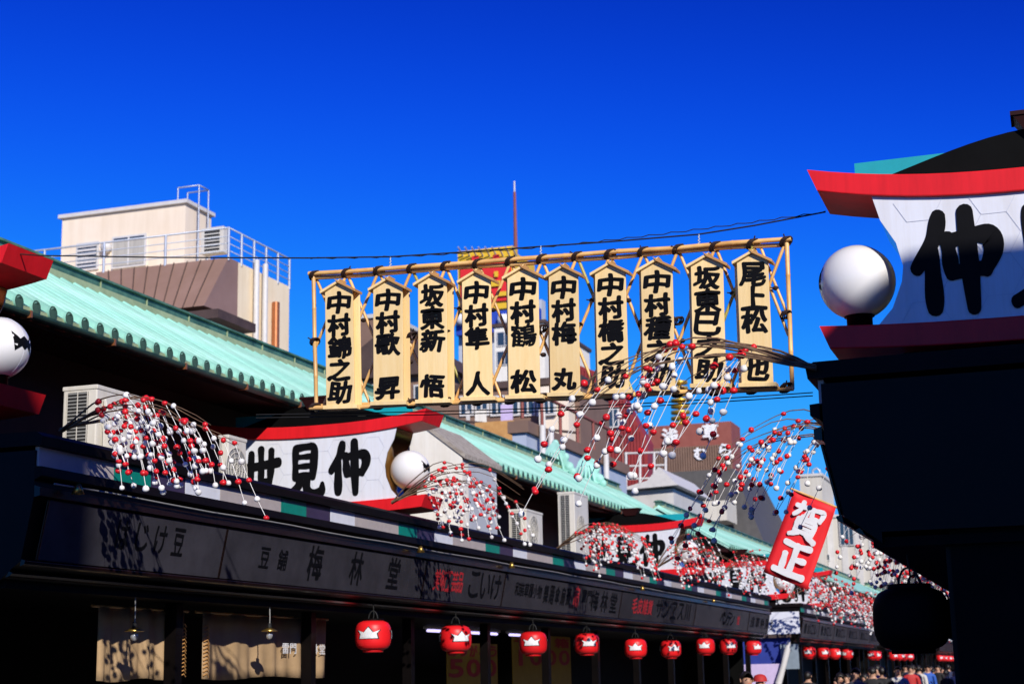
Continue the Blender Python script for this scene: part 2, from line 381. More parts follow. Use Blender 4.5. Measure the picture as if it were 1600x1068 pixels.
def copper_roof(b, fx, sg, y0, y1, ry0, ry1, ribs=True, orn0=False, orn1=False):
    """roof slab with ribs, ridge and gutter; ry0..ry1 is the run of the ridge"""
    mb = MB()
    mb.prism([(fx(EX), EZ-.05), (fx(EX), EZ), (fx(RX), RZ), (fx(RX-1.9), EZ+.25), (fx(RX-1.9), EZ+.2), (fx(RX), RZ-.06)], 'y', y0, y1)
    roof = part('roof', mb, 'copper', b)
    if ribs:
        k = 0; y = y0+.1; me = rib_mesh('L')
        while y < y1-.05:
            put('tile_rib', me, roof, Matrix.Translation((0, y, 0))); y += PITCH
        mb = MB()                                  # short pan edge pieces between the ribs
        y = y0+.1+PITCH/2
        while y < y1-.1:
            mb.box(fx(EX)-.01, fx(EX)+.03, y-.085, y+.085, EZ-.045, EZ+.012); y += PITCH
        part('eave_pan_edge', mb, 'copper_edge', roof)['kind'] = 'stuff'
    # ridge: base course, body, cap
    rx = fx(RX-.02)
    part('ridge_base', MB().box(rx-.17, rx+.17, ry0, ry1, RZ-.04, RZ+.055), 'copper_edge', b, bevel=.015)
    part('ridge_body', MB().box(rx-.11, rx+.11, ry0+.01, ry1-.01, RZ+.055, RZ+.165), 'copper_dark', b)
    part('ridge_cap', MB().prism([(rx-.15, RZ+.165), (rx+.15, RZ+.165), (rx+.13, RZ+.20), (rx, RZ+.225), (rx-.13, RZ+.20)], 'y', ry0-.03, ry1+.03), 'copper_dark', b)
    mb = MB(); y = ry0+.4
    while y < ry1: mb.box(rx-.125, rx+.125, y, y+.02, RZ+.06, RZ+.167); y += 1.1
    part('ridge_seam', mb, 'copper_edge', b)
    # fascia, soffit, gutter with brackets
    mb = MB().prism([(fx(EX-.03), EZ-.05), (fx(EX-.03), EZ-.14), (fx(-10.35), EZ-.02), (fx(-10.35), EZ+.12)], 'y', y0+.02, y1-.02)
    part('soffit', mb, 'dark_red', b)
    gx = fx(EX+.07); mb = MB(); pr = []
    for k in range(9):
        q = math.pi+math.pi*k/8; pr.append((gx+math.cos(q)*.055, EZ-.06+math.sin(q)*.055))
    pr += [(gx+.048, EZ-.06), (gx, EZ-.1), (gx-.048, EZ-.06)]
    mb.prism(pr, 'y', y0, y1, smooth=False)
    g = part('gutter', mb, 'gutter', b)
    y = y0+.6
    while y < y1:
        if ribs: part('gutter_bracket', MB().box(gx-.06, gx+.06, y, y+.025, EZ-.12, EZ-.05), 'copper_new', g)
        y += 1.45
    for on, yy, s in ((orn0, ry0, -1), (orn1, ry1, 1)):
        if on:                                     # ridge-end ornament with curls
            mb = MB(); z = RZ
            mb.prism([(rx-.36, z-.1), (rx+.36, z-.1), (rx+.30, z+.22), (rx+.20, z+.50), (rx, z+.68), (rx-.20, z+.50), (rx-.30, z+.22)], 'y', yy-.07, yy+.07)
            for cx, cz, r in ((-.33, .02, .13), (.33, .02, .13), (-.25, .27, .10), (.25, .27, .10), (0, .62, .09), (0, .25, .22), (-.14, .47, .09), (.14, .47, .09), (-.42, -.10, .10), (.42, -.10, .10)):
                mb.sphere((rx+cx, yy, z+cz), r, 10, 7, sc=(1, .75, 1))
            for q in range(5): mb.tube([(rx-.25+q*.12, yy-.12, z-.05), (rx-.2+q*.1, yy-.14, z+.15), (rx-.12+q*.06, yy-.12, z+.38)], .03, 6)
            part('ridge_ornament', mb, 'copper', b, label='pale green copper ridge-end ornament with curls')
    return roof
SQ = [('sq_teal', .19), ('sq_navy', .19), ('sq_white', .21), ('sq_beige', .41)]
def shop_block(label, side, y0, y1, panels, sq_y=None, squares=True, roof=True, roofs=None, ribs=True):
    fx = (lambda x: x) if side == 'L' else (lambda x: XL+XR-x)
    sg = 1 if side == 'L' else -1
    b = thing('shop_building', label, 'building', (fx(-9.0), (y0+y1)/2, 0))
    def bx(name, x0, x1, ya, yb, z0, z1, m, par=b, bevel=0):
        a, c = sorted((fx(x0), fx(x1))); return part(name, MB().box(a, c, ya, yb, z0, z1), m, par, bevel=bevel)
    # ground floor
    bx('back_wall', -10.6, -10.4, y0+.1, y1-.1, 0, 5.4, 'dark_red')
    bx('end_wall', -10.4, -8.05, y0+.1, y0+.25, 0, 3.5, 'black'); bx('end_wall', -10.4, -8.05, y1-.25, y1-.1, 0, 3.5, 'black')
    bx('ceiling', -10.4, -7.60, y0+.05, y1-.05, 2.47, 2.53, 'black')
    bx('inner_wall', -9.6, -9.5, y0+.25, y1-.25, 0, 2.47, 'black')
    n = max(2, round((y1-y0)/3)); 
    for i in range(n+1):
        y = y0+.2+(y1-y0-.4)*i/n; o_ = 0 if side == 'L' else -.16; bx('post', -7.98+o_, -7.86+o_, y-.06, y+.06, 0, 2.47, 'black_gloss')
    # canopy: profile extruded along the street
    def pro(name, pts, m, a=y0, c=y1, bevel=0): return part(name, MB().prism([(fx(x), z) for x, z in (pts if sg > 0 else pts[::-1])], 'y', a, c), m, b, bevel=bevel)
    pro('canopy_core', [(-7.66, 2.49), (-7.50, 2.62), (-7.44, 2.66), (-7.345, 3.13), (-7.345, 3.5), (-9.6, 3.5), (-9.6, 2.56), (-7.66, 2.56)], 'black_gloss')
    pro('canopy_cap', [(-7.27, 3.53), (-7.26, 3.60), (-7.31, 3.635), (-10.4, 3.66), (-10.4, 3.53)], 'band_black', y0-.04, y1+.04)
    pro('cornice', [(-7.33, 3.27), (-7.27, 3.30), (-7.27, 3.37), (-7.33, 3.375)], 'band_black', y0-.02, y1+.02)
    pro('cornice', [(-7.335, 3.14), (-7.285, 3.15), (-7.285, 3.215), (-7.335, 3.23)], 'trim_brown', y0-.01, y1+.01)
    pro('bottom_trim', [(-7.435, 2.625), (-7.40, 2.635), (-7.39, 2.665), (-7.425, 2.675)], 'trim_brown', y0-.01, y1+.01, .006)
    pro('bottom_trim', [(-7.56, 2.545), (-7.52, 2.555), (-7.50, 2.575), (-7.53, 2.59)], 'trim_brown', y0-.01, y1+.01, .006)
    # coloured squares
    if squares:
        y = (sq_y if sq_y is not None else y0)-6.0; i = 0
        while y < y1:
            m, wd = SQ[i % 4]; wd *= 3.0; a, c = max(y, y0+.02), min(y+wd-.008, y1-.02)
            if c > a+.03: bx('color_square', -7.36, -7.325, a, c, 3.378, 3.527, m)
            y += wd; i += 1
    # sign panels with lettering
    for (a, c, txt) in panels:
        P = lambda y, t, o=0: Vector((fx(-7.335+(-7.425+7.335)*t)+sg*(.006+o), y, 3.13+(2.68-3.13)*t))
        mb = MB(); q = [P(a+.02, 0), P(c-.02, 0), P(c-.02, 1), P(a+.02, 1)]; q2 = [P(a+.02, 0, .014), P(c-.02, 0, .014), P(c-.02, 1, .014), P(a+.02, 1, .014)]
        mb.hexa([q[3], q[2], q2[2], q2[3], q[0], q[1], q2[1], q2[0]])
        pn = part('sign_panel', mb, 'panel', b)
        for yy in (a, c): part('panel_frame', MB().tube([P(yy, 0, .012), P(yy, 1, .012)], .012, 6), 'trim_brown', pn)
        if txt:
            for (ch, y, t, wd, h, mi) in txt:
                u = Vector((0, 1 if sg > 0 else -1, 0)); v = (P(0, 0)-P(0, 1)).normalized()
                mb = MB(); put_glyph(mb, ch, P(y, t, .0165), u, v, wd, h, .026, 0, wob=.015)
                part('character', mb, 'ink_red' if mi else 'ink', pn)
    if roof:
        for (ya, yb, ra, rb, o0, o1) in (roofs or [(y0-.3, y1+.3, y0+.2, y1-.2, False, False)]):
            copper_roof(b, fx, sg, ya, yb, ra, rb, ribs and side == 'L', o0, o1)
    return b
def row(s, y0, y1, t, wd, h, mi=0):
    n = len(s); return [(ch, y0+(y1-y0)*(i/(n-1) if n > 1 else .5), t, wd, h, mi) for i, ch in enumerate(s) if ch != ' ']
def pY(x, y=900): return onX(x, y, -7.38).y
pans = [(10.45, pY(345), row('はじけ豆', pY(185), pY(273), .40, .19, .24)),
        (pY(345), pY(660), row('豆舗', pY(410), pY(438), .48, .2, .20)+row('梅林堂', pY(489), pY(612), .45, .34, .36)),
        (pY(660), pY(784), row('美術工芸品', pY(680), pY(716), .46, .2, .26, 1)+row('こいけ', pY(738), pY(772), .46, .38, .34)),
        (pY(784), pY(966), row('和装草履小物', pY(805), pY(840), .42, .2, .2)+row('舞踊傘扇類', pY(850), pY(885), .46, .22, .28)+row('扇', pY(897), pY(897), .42, .3, .34, 1)+row('雷門', pY(909), pY(917), .36, .26, .2)+row('梅林堂', pY(926), pY(955), .46, .42, .34)),
        (pY(966), pY(1082), row('毛皮雑貨', pY(988), pY(1012), .45, .34, .28, 1)+row('サンヱス川', pY(1026), pY(1070), .45, .48, .34)),
        (pY(1082), pY(1165), row('ベンテン', pY(1124), pY(1140), .5, .45, .3)+row('堂', pY(1149), pY(1149), .5, .3, .2, 1)),
        (pY(1165), 42.0, row('浅草仲見世', pY(1171), pY(1200), .5, .5, .26))]
shop_block('long shop row with grey sign panels reading bean shop names under a ribbed copper roof', 'L', 10.3, 42.1, pans, sq_y=onX(439, 780, -7.33).y,
           roofs=[(9.2, 38.2, 9.0, 36.9, False, True), (39.2, 42.6, 39.6, 42.4, True, False)])
b2 = [(47.5+i*3.4, 50.9+i*3.4, row('雷おこし', 48.2+i*3.4, 50.2+i*3.4, .48, .45, .28)) for i in range(6)]
shop_block('second shop row beyond the side lane with a white stall, hung with ball decorations', 'L', 47.4, 68, b2, sq_y=47.4, roofs=[(47, 68.4, 47.3, 68, False, False)])
shop_block('third shop row of the arcade, past the second row', 'L', 72, 96, [(72.1+i*4, 76+i*4, None) for i in range(6)], sq_y=72, ribs=False)
shop_block('farthest shop row at the end of the arcade', 'L', 100, 126, [(100.1+i*5, 105+i*5, None) for i in range(5)], sq_y=100, ribs=False)
shop_block('black shaded shop row whose near end carries the white globe sign', 'R', 10.0, 42.1, [(10.1+i*4, 14.1+i*4, None) for i in range(8)], sq_y=10.4, ribs=False)
shop_block('shaded shop row beyond the black one', 'R', 47.4, 68, [(47.5+i*4, 51.5+i*4, None) for i in range(5)], squares=False, ribs=False)
# the shaded row ends in a closed dark flank
part('lane_wall', MB().box(-.60, 6, 10.35, 10.55, 0, 3.5), 'black')
tag(bpy.data.objects['lane_wall'], 'plain black side wall closing the end of the shaded shop row', 'wall')

# corner house behind the camera on the sunny side: it shades the near end of the right row
cb = thing('corner_building', 'rendered corner house across the lane from the shaded shop row', 'building', (8, -5, 0))
part('wall', MB().box(6.1, 17, -13, 1.5, 0, 9.99), 'cream', cb); part('parapet', MB().box(6.0, 17.1, -13.1, 1.6, 9.99, 10.24), 'plaster', cb)
for i in range(3):
    for j in range(3):
        wdw = part('window', MB().box(6.06, 6.1, -11.5+i*4, -9.6+i*4, 1.2+j*2.8, 2.7+j*2.8), 'white_metal', cb)
        part('pane', MB().box(6.045, 6.058, -11.4+i*4, -9.7+i*4, 1.3+j*2.8, 2.6+j*2.8), 'glass', wdw)

part('shade_blocker', MB().box(6.1, 6.95, -13, -7.2, 10.24, 16.2), 'cream', cb)  # unseen upper block, added to shade the near end of the long shop row

# ------------------------------------------------------------------ hanging roof signs with globe lamps
def hexlines(mb, inside, x0, x1, z0, z1, y, r=.155, t=.004):
    seen = set(); dx = r*1.5; dz = r*math.sqrt(3); i = 0; x = x0
    while x < x1+r:
        z = z0+(dz/2 if i % 2 else 0)
        while z < z1+dz:
            for k in range(6):
                a = math.pi/3*k; b = math.pi/3*(k+1)
                p = (x+r*math.cos(a), z+r*math.sin(a)); q = (x+r*math.cos(b), z+r*math.sin(b))
                key = tuple(sorted([(round(p[0], 2), round(p[1], 2)), (round(q[0], 2), round(q[1], 2))]))
                if key in seen or not (inside(*p) and inside(*q)): continue
                seen.add(key); d = Vector((q[0]-p[0], q[1]-p[1])).normalized()*t*.5; n = (-d.y, d.x)
                mb.add([(p[0]+n[0], y, p[1]+n[1]), (p[0]-n[0], y, p[1]-n[1]), (q[0]-n[0], y, q[1]-n[1]), (q[0]+n[0], y, q[1]+n[1])], [(0, 1, 2, 3)])
            z += dz
        x += dx; i += 1
def arcade_sign(label, cx, Y, text, globe_side, back_text=True, dz=-.08, goff=1.19, gz=4.29, lift=.11, tx0=None, dl=-.05):
    """double-faced box sign: curved red beams, white faces with concave bronze ends, teal back board, dark arched crest, globe lamps"""
    s = thing('roof_sign', label, 'sign', (cx, Y, 3.66), 'paired roof signs along the arcade')
    yf, yb = Y-.27, Y+.27
    hw = 1.53
    def beam(z0, z1, lift, name, m, half=hw, ya=yf-.03, ybk=yb+.03, ins=.06):
        mb = MB(); n = 20; vs = []
        for i in range(n+1):
            t = -1+2*i/n; e = lift*abs(t)**2.4; xb = cx+t*(half-ins); xt = cx+t*half
            vs += [(xb, ya, z0+e+dz), (xt, ya, z1+e+dz), (xt, ybk, z1+e+dz), (xb, ybk, z0+e+dz)]
        fs = []
        for i in range(n):
            a = i*4; b = a+4
            for k in range(4): fs.append((a+k, b+k, b+(k+1) % 4, a+(k+1) % 4))
        mb.add(vs, fs); mb.add(vs[:4], [(0, 1, 2, 3)]); mb.add(vs[-4:], [(3, 2, 1, 0)])
        return part(name, mb, m, s, bevel=.008)
    beam(4.83, 4.985, lift, 'top_beam', 'red_beam')
    beam(3.80+dl-dz, 3.955+dl-dz, .045, 'lower_beam', 'red_beam', hw-.02)
    # box body: concave ends
    Lp = [(x, z+dz if z > 4.3 else z+dl) for x, z in [(1.13, 4.93), (1.08, 4.74), (.99, 4.58), (.955, 4.42), (.97, 4.25), (1.04, 4.08), (1.16, 3.95)]]
    right = [(cx+x, z) for x, z in Lp]; left = [(cx-x, z) for x, z in Lp]
    poly = right+left[::-1]
    mb = MB(); n = len(poly)
    vs = [(x, yf+.01, z) for x, z in poly]+[(x, yb-.01, z) for x, z in poly]
    k = len(Lp)
    for i0, i1 in ((0, k-1), (k, n-1)):
        part('curved_end', MB().add([vs[i] for i in range(i0, i1+1)]+[vs[n+i] for i in range(i0, i1+1)], [(i, i+1, k+i+1, k+i) for i in range(k-1)], 0, True), 'bronze', s)
    for yy, nm in ((yf, -1), (yb, 1)):
        mb = MB(); y2 = yy-nm*.012
        rows = list(zip(left, right))
        for i in range(k-1):
            a, b = rows[i], rows[i+1]
            mb.add([(a[0][0], yy, a[0][1]), (a[1][0], yy, a[1][1]), (b[1][0], yy, b[1][1]), (b[0][0], yy, b[0][1])], [(0, 1, 2, 3) if nm > 0 else (3, 2, 1, 0)])
        fc = part('face_board', mb, 'sign_white', s)
        def inside(x, z):
            if not 3.96+dl < z < 4.9+dz: return False
            for (x1, z1), (x2, z2) in zip(Lp, Lp[1:]):
                if z2 <= z <= z1: return abs(x-cx) < x2+(x1-x2)*(z-z2)/(z1-z2)-.01
            return False
        mb = MB(); hexlines(mb, inside, cx-1.3, cx+1.3, 3.9, 5.0, yy+nm*.003); part('hexagon_line', mb, 'hex_line', fc)
        if nm < 0 or back_text:
            tx = text
            for i, ch in enumerate(tx):
                mb = MB(); brush(mb, ch, (cx+((-.77+.61*i) if tx0 is None else (tx0+.60*i))*(1 if nm < 0 else -1), yy+nm*.006, 4.42+dz), (1, 0, 0) if nm < 0 else (-1, 0, 0), (0, 0, 1), .53, .64, (0, nm, 0), fat=1.45)
                part('character', mb, 'ink', fc)
    # teal board with dark arch in front, and the crest block
    part('teal_board', MB().box(cx-1.24, cx+1.24, Y-.10, Y-.04, 4.99+dz, 5.20+dz), 'teal', s)
    mb = MB(); pts = []
    for i in range(21):
        t = -1+2*i/20; pts.append((cx+t*1.22, 5.0+dz+.26*(math.cos(t*math.pi/2)**1.3)))
    mb.prism([(cx-1.22, 4.95+dz)]+pts+[(cx+1.22, 4.95+dz)], 'y', Y-.24, Y-.16); part('arched_crest', mb, 'black', s)
    mb = MB(); mb.hexa([(cx+x, Y+y, z+dz) for x, y, z in [(-.12, -.27, 5.20), (.12, -.27, 5.20), (.12, -.10, 5.20), (-.12, -.10, 5.20), (-.20, -.30, 5.33), (.20, -.30, 5.33), (.20, -.07, 5.33), (-.20, -.07, 5.33)]])
    mb.box(cx-.22, cx+.22, Y-.31, Y-.06, 5.332+dz, 5.36+dz); part('crest_block', mb, 'dark_red', s)
    part('foot', MB().box(cx-1.0, cx+1.0, Y-.18, Y+.18, 3.64, 3.80+dl), 'band_black', s)
    for gs in globe_side:
        gx = cx+gs*goff; g = part('globe_lamp', MB().sphere((gx, Y-.02, gz), .25, 40, 24), 'globe', s)
        part('lamp_base', MB().lathe((gx, Y-.02, 3.93+dl), [(.0, .0), (.085, 0), (.085, gz-.235-3.93-dl), (.10, gz-.235-3.93-dl), (.10, gz-.215-3.93-dl), (.0, gz-.215-3.93-dl)], 20), 'black_gloss', g)
        mb = MB(); pts = [(gx+.2505*math.cos(a), Y-.02, gz+.2505*math.sin(a)) for a in [math.pi*2*i/40 for i in range(41)]]
        part('lamp_seam', mb.tube(pts, .0018, 4), 'hex_line', g)
        shape = [(-.55, .42), (-.30, .10), (0, .30), (.30, .10), (.55, .42), (.42, -.30), (.14, -.10), (0, -.22), (-.14, -.10), (-.42, -.30)]   # dark winged crest facing the street
        d2 = [(p[0]+(q[0]-p[0])*f, p[1]+(q[1]-p[1])*f) for p, q in zip(shape, shape[1:]+shape[:1]) for f in (0, .5)]
        SPH = lambda x, z, gx=gx: (gx+gs*.2525*math.cos(x)*math.cos(z), Y-.02+.2525*math.sin(x)*math.cos(z), gz+.2525*math.sin(z))
        nn = len(d2); vs = [SPH(x*k2*.95, z*k2*.9+.05) for k2 in (1, .6, .25) for x, z in d2]+[SPH(0, .05)]
        part('crest', MB().add(vs, [(k3*nn+i, k3*nn+(i+1) % nn, (k3+1)*nn+(i+1) % nn, (k3+1)*nn+i) for k3 in (0, 1) for i in range(nn)]+[(2*nn+i, 2*nn+(i+1) % nn, 3*nn) for i in range(nn)]), 'ink', g)
    return s
arcade_sign('white globe sign on the near end of the black shaded shop row', .14, 10.58, '仲見世', (-1, 1), dz=-.14, goff=1.28, gz=4.26, lift=.15, tx0=-.64, dl=-.07)
arcade_sign('roof sign at the near end of the long shop row, opposite the shaded sign', -9.22, 10.62, '世見仲', (1,), dz=.08, goff=1.27, gz=4.40, dl=.05)
arcade_sign('white roof sign beside the white plaster fire wall', -8.86, 18.57, '世見仲', (1,))
arcade_sign('roof sign half hidden by hanging balls, behind the two tall air conditioners', -8.9, 34.4, '世見仲', (1,))
arcade_sign('small far roof sign at the start of the second row', -9.1, 47.9, '世見仲', (1,))
arcade_sign('far roof sign showing one character beside the red flag', -9.0, 55.5, '世見仲', (1,))

# ------------------------------------------------------------------ bamboo frame with the hanging name boards
FY = 10.5
def fpt(x, y, dy=0): return onY(x, y, FY+dy)
def wob_pole(mb, a, b, r, n=7, seed=0):
    rnd = random.Random(seed); a, b = Vector(a), Vector(b); pts = []; rs = []
    for i in range(n+1):
        p = a.lerp(b, i/n)+Vector((0, rnd.uniform(-.004, .004), rnd.uniform(-.006, .006)))
        d = (b-a)/n*.03
        if 0 < i < n: pts += [p-d, p, p+d]; rs += [r*.96, r*1.10, r*.98]
        else: pts.append(p); rs.append(r*(1 if i == 0 else .9))
    mb.tube(pts, rs, 10)
fr = thing('bamboo_frame', 'wide lashed bamboo lattice frame hung across the street on a wire', 'frame', tuple(fpt(860, 640)))
poles = [((482, 428), (1236, 374), 0, .017), ((488, 435), (1232, 381), .035, .016), ((484, 638), (1240, 606), 0, .018), ((490, 634), (1200, 607), .04, .013),
         ((490, 428), (494, 642), .02, .016), ((1229, 372), (1238, 608), .02, .016), ((1186, 380), (1236, 506), .045, .010)]
for i, (a, b, dy, r) in enumerate(poles):
    mb = MB(); wob_pole(mb, fpt(*a, dy), fpt(*b, dy), r, 9 if abs(a[0]-b[0]) > 300 else 4, i); part('bamboo_pole', mb, 'bamboo', fr)
top = lambda x: 431-(x-482)*54/754
bot = lambda x: 637-(x-484)*32/756
# lattice: zigzag canes between the boards
zz = [492, 542, 592, 644, 697, 747, 798, 847, 902, 953, 1005, 1060, 1118, 1176, 1228]
cn = 0
for i, x in enumerate(zz):
    for sgn in (1, -1):
        xe = x+sgn*88; f = 1.
        if xe > 1232: f = (1232-x)/88.
        if xe < 490: f = (x-490)/88.
        if f < .15: continue
        xe = x+sgn*88*f; ye_ = top(x)+(bot(xe)-top(x))*f
        mb = MB(); wob_pole(mb, fpt(x, top(x), .03+.012*(sgn+1)), fpt(xe, ye_, .03+.012*(sgn+1)), .0115, 4, i*7+sgn)
        part('bamboo_cane', mb, 'bamboo_green' if (i, sgn) in ((8, 1), (13, -1), (3, 1)) else 'bamboo', fr)
for x, y in ((568, 500), (641, 565), (718, 482), (770, 484), (849, 554), (925, 469), (982, 469), (1066, 532), (1145, 458), (1212, 450)):
    c = fpt(x, y, .04); part('cord_knot', MB().sphere(c, .020, 8, 6, sc=(1.1, 1.3, .8)).tube([c, c+Vector((-.035, -.02, .004))], .005, 5), 'cord', fr)
rnd = random.Random(4)
for i, x in enumerate(zz):                                 # cord lashings with loose ends
    for y, big in ((top(x), 1), (bot(x), 1), ((top(x)+bot(x))/2, .8)):
        c = fpt(x, y, .012); mb = MB()
        for k in range(3):
            o = (k-1)*.012
            mb.tube([c+Vector((o+.030*big*math.cos(q), .032*math.sin(q), .028*big*math.cos(q*1.0+.8))) for q in [2*math.pi*j/9 for j in range(10)]], .007*big, 5)
        mb.tube([c, c+Vector((rnd.uniform(-.05, .05), -.03, rnd.uniform(.015, .05)))], .005, 5)
        part('cord_lashing', mb, 'cord', fr)['kind'] = 'stuff'
NAMES = ['中村錦之助', '中村歌 昇', '坂東新 悟', '中村隼 人', '中村鶴 松', '中村梅 丸', '中村橋之助', '中村種之助', '坂東巳之助', '尾上松 也']
BX = [(509, 552, 455, 634, 511, 555), (584, 630, 451, 628, 585, 631), (654, 699, 443, 625, 655, 700), (722, 768, 439, 621, 726, 770), (793, 842, 433, 618, 796, 844),
      (858, 904, 431, 614, 861, 907), (930, 978, 427, 610, 935, 983), (1002, 1051, 422, 606, 1006, 1056), (1080, 1130, 415, 600, 1084, 1135), (1151, 1201, 409, 599, 1160, 1208)]
ORD = ['first', 'second', 'third', 'fourth', 'fifth', 'sixth', 'seventh', 'eighth', 'ninth', 'tenth']
for i, (xa, xb, yt, yb, xc, xd) in enumerate(BX):
    D = -.05
    if i in (4, 8, 9): D = -.075
    tl, tr, bl, br = fpt(xa, yt, D), fpt(xb, yt-2, D), fpt(xc, yb, D), fpt(xd, yb-2, D)
    b = thing('name_board', 'wooden name board, %s from the bamboo frame end away from the shaded row' % ORD[i], 'board', tuple((bl+br)/2), 'name boards on the bamboo frame')
    u = ((tr-tl)+(br-bl)).normalized(); v = ((tl-bl)+(tr-br)).normalized(); nrm = u.cross(v).normalized()
    if nrm.y > 0: nrm = -nrm
    wd = ((tr-tl).length+(br-bl).length)/2; ht = ((tl-bl).length+(tr-br).length)/2; c0 = (bl+br)/2
    q = lambda x, z, o=0: c0+u*x+v*z+nrm*o
    def slab(pts, o0, o1):
        mb = MB(); n = len(pts); vs = [q(x, z, o1) for x, z in pts]+[q(x, z, o0) for x, z in pts]
        return mb.add(vs, [tuple(range(n)), tuple(range(2*n-1, n-1, -1))]+[(k, n+k, n+(k+1) % n, (k+1) % n) for k in range(n)])
    gable = wd*.30
    front = part('front_board', slab([(-wd/2, 0), (wd/2, 0), (wd/2, ht), (0, ht+gable*.75), (-wd/2, ht)], 0, .014), 'board', b, bevel=.002)
    sh = -.030 if i > 2 else .026
    part('back_board', slab([(-wd/2+sh, 0), (wd/2+sh, 0), (wd/2+sh, ht), (sh, ht+gable*.7), (-wd/2+sh, ht)], -.065, -.052), 'board', b, bevel=.002)
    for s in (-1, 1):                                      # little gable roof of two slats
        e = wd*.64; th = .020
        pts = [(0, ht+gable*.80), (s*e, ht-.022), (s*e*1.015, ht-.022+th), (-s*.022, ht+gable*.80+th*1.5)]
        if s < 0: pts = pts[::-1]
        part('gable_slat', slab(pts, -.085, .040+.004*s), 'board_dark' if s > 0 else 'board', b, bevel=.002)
    part('foot_slat', slab([(-wd*.60, -.028), (wd*.60, -.028), (wd*.60, 0), (-wd*.60, 0)], -.075, .026), 'board', b, bevel=.002)
    nm = NAMES[i]; zt = ht*.985; step = ht*.97/5
    if len(nm) == 5 and nm[3] != ' ': zs = [zt-step*(k+.5) for k in range(5)]
    else: zs = [zt-step*(k+.5) for k in range(5)]
    for k, ch in enumerate(nm):
        if ch == ' ': continue
        mb = MB(); put_glyph(mb, ch, q(0, zs[k], .0155), u, v, wd*.82, step*1.0, .052 if len(glyph(ch, 0)[0]) < 150 else .030, 0, lean=.06, wob=.03); part('character', mb, 'ink', front)

# steel wire that carries it, with hooks
wire = thing('hanging_wire', 'thin steel wire spanning the street above the bamboo frame', 'wire', tuple(onY(1283, 333, 10.5)))
wp = [onY(x, y, 10.5) for x, y in [(1290, 331), (1180, 352), (1092, 366), (960, 377), (845, 385), (720, 394), (610, 401), (480, 403), (250, 402), (60, 399), (20, 396)]]
part('strand', MB().tube(wp, .0055, 6), 'ac_dark', wire)
part('twisted_strand', MB().tube([p+Vector((0, .006*math.sin(i*2.1), .006*math.cos(i*2.1))) for i, p in enumerate([wp[0].lerp(wp[7], t/70) if False else onY(1290-t*11.5, 331+72*math.sin(min(1, t/70)*math.pi/2)**1.0, 10.5) for t in range(71)])], .0035, 5), 'ac_dark', wire)
for x, y0 in ((610, 401), (845, 384), (1092, 366)):
    a = onY(x, y0, 10.5); z1 = onY(x, top(x)-2, 10.5)
    pts = [a+Vector((.012*math.sin(q*3), 0, 0))+(z1-a)*(q/8) for q in range(9)]
    part('hook', MB().tube(pts, .006, 6), 'steel', wire)
low = thing('cable', 'thin dark cables sagging below the bamboo frame', 'cable', tuple(onY(860, 645, 10.62)))
for dy in (0, 5): part('cable_strand', MB().tube([onY(x, 646+dy-(x-490)*31/750+6*math.sin((x-490)/750*math.pi), 10.62) for x in range(400, 1290, 30)], .004, 5), 'ac_dark', low)

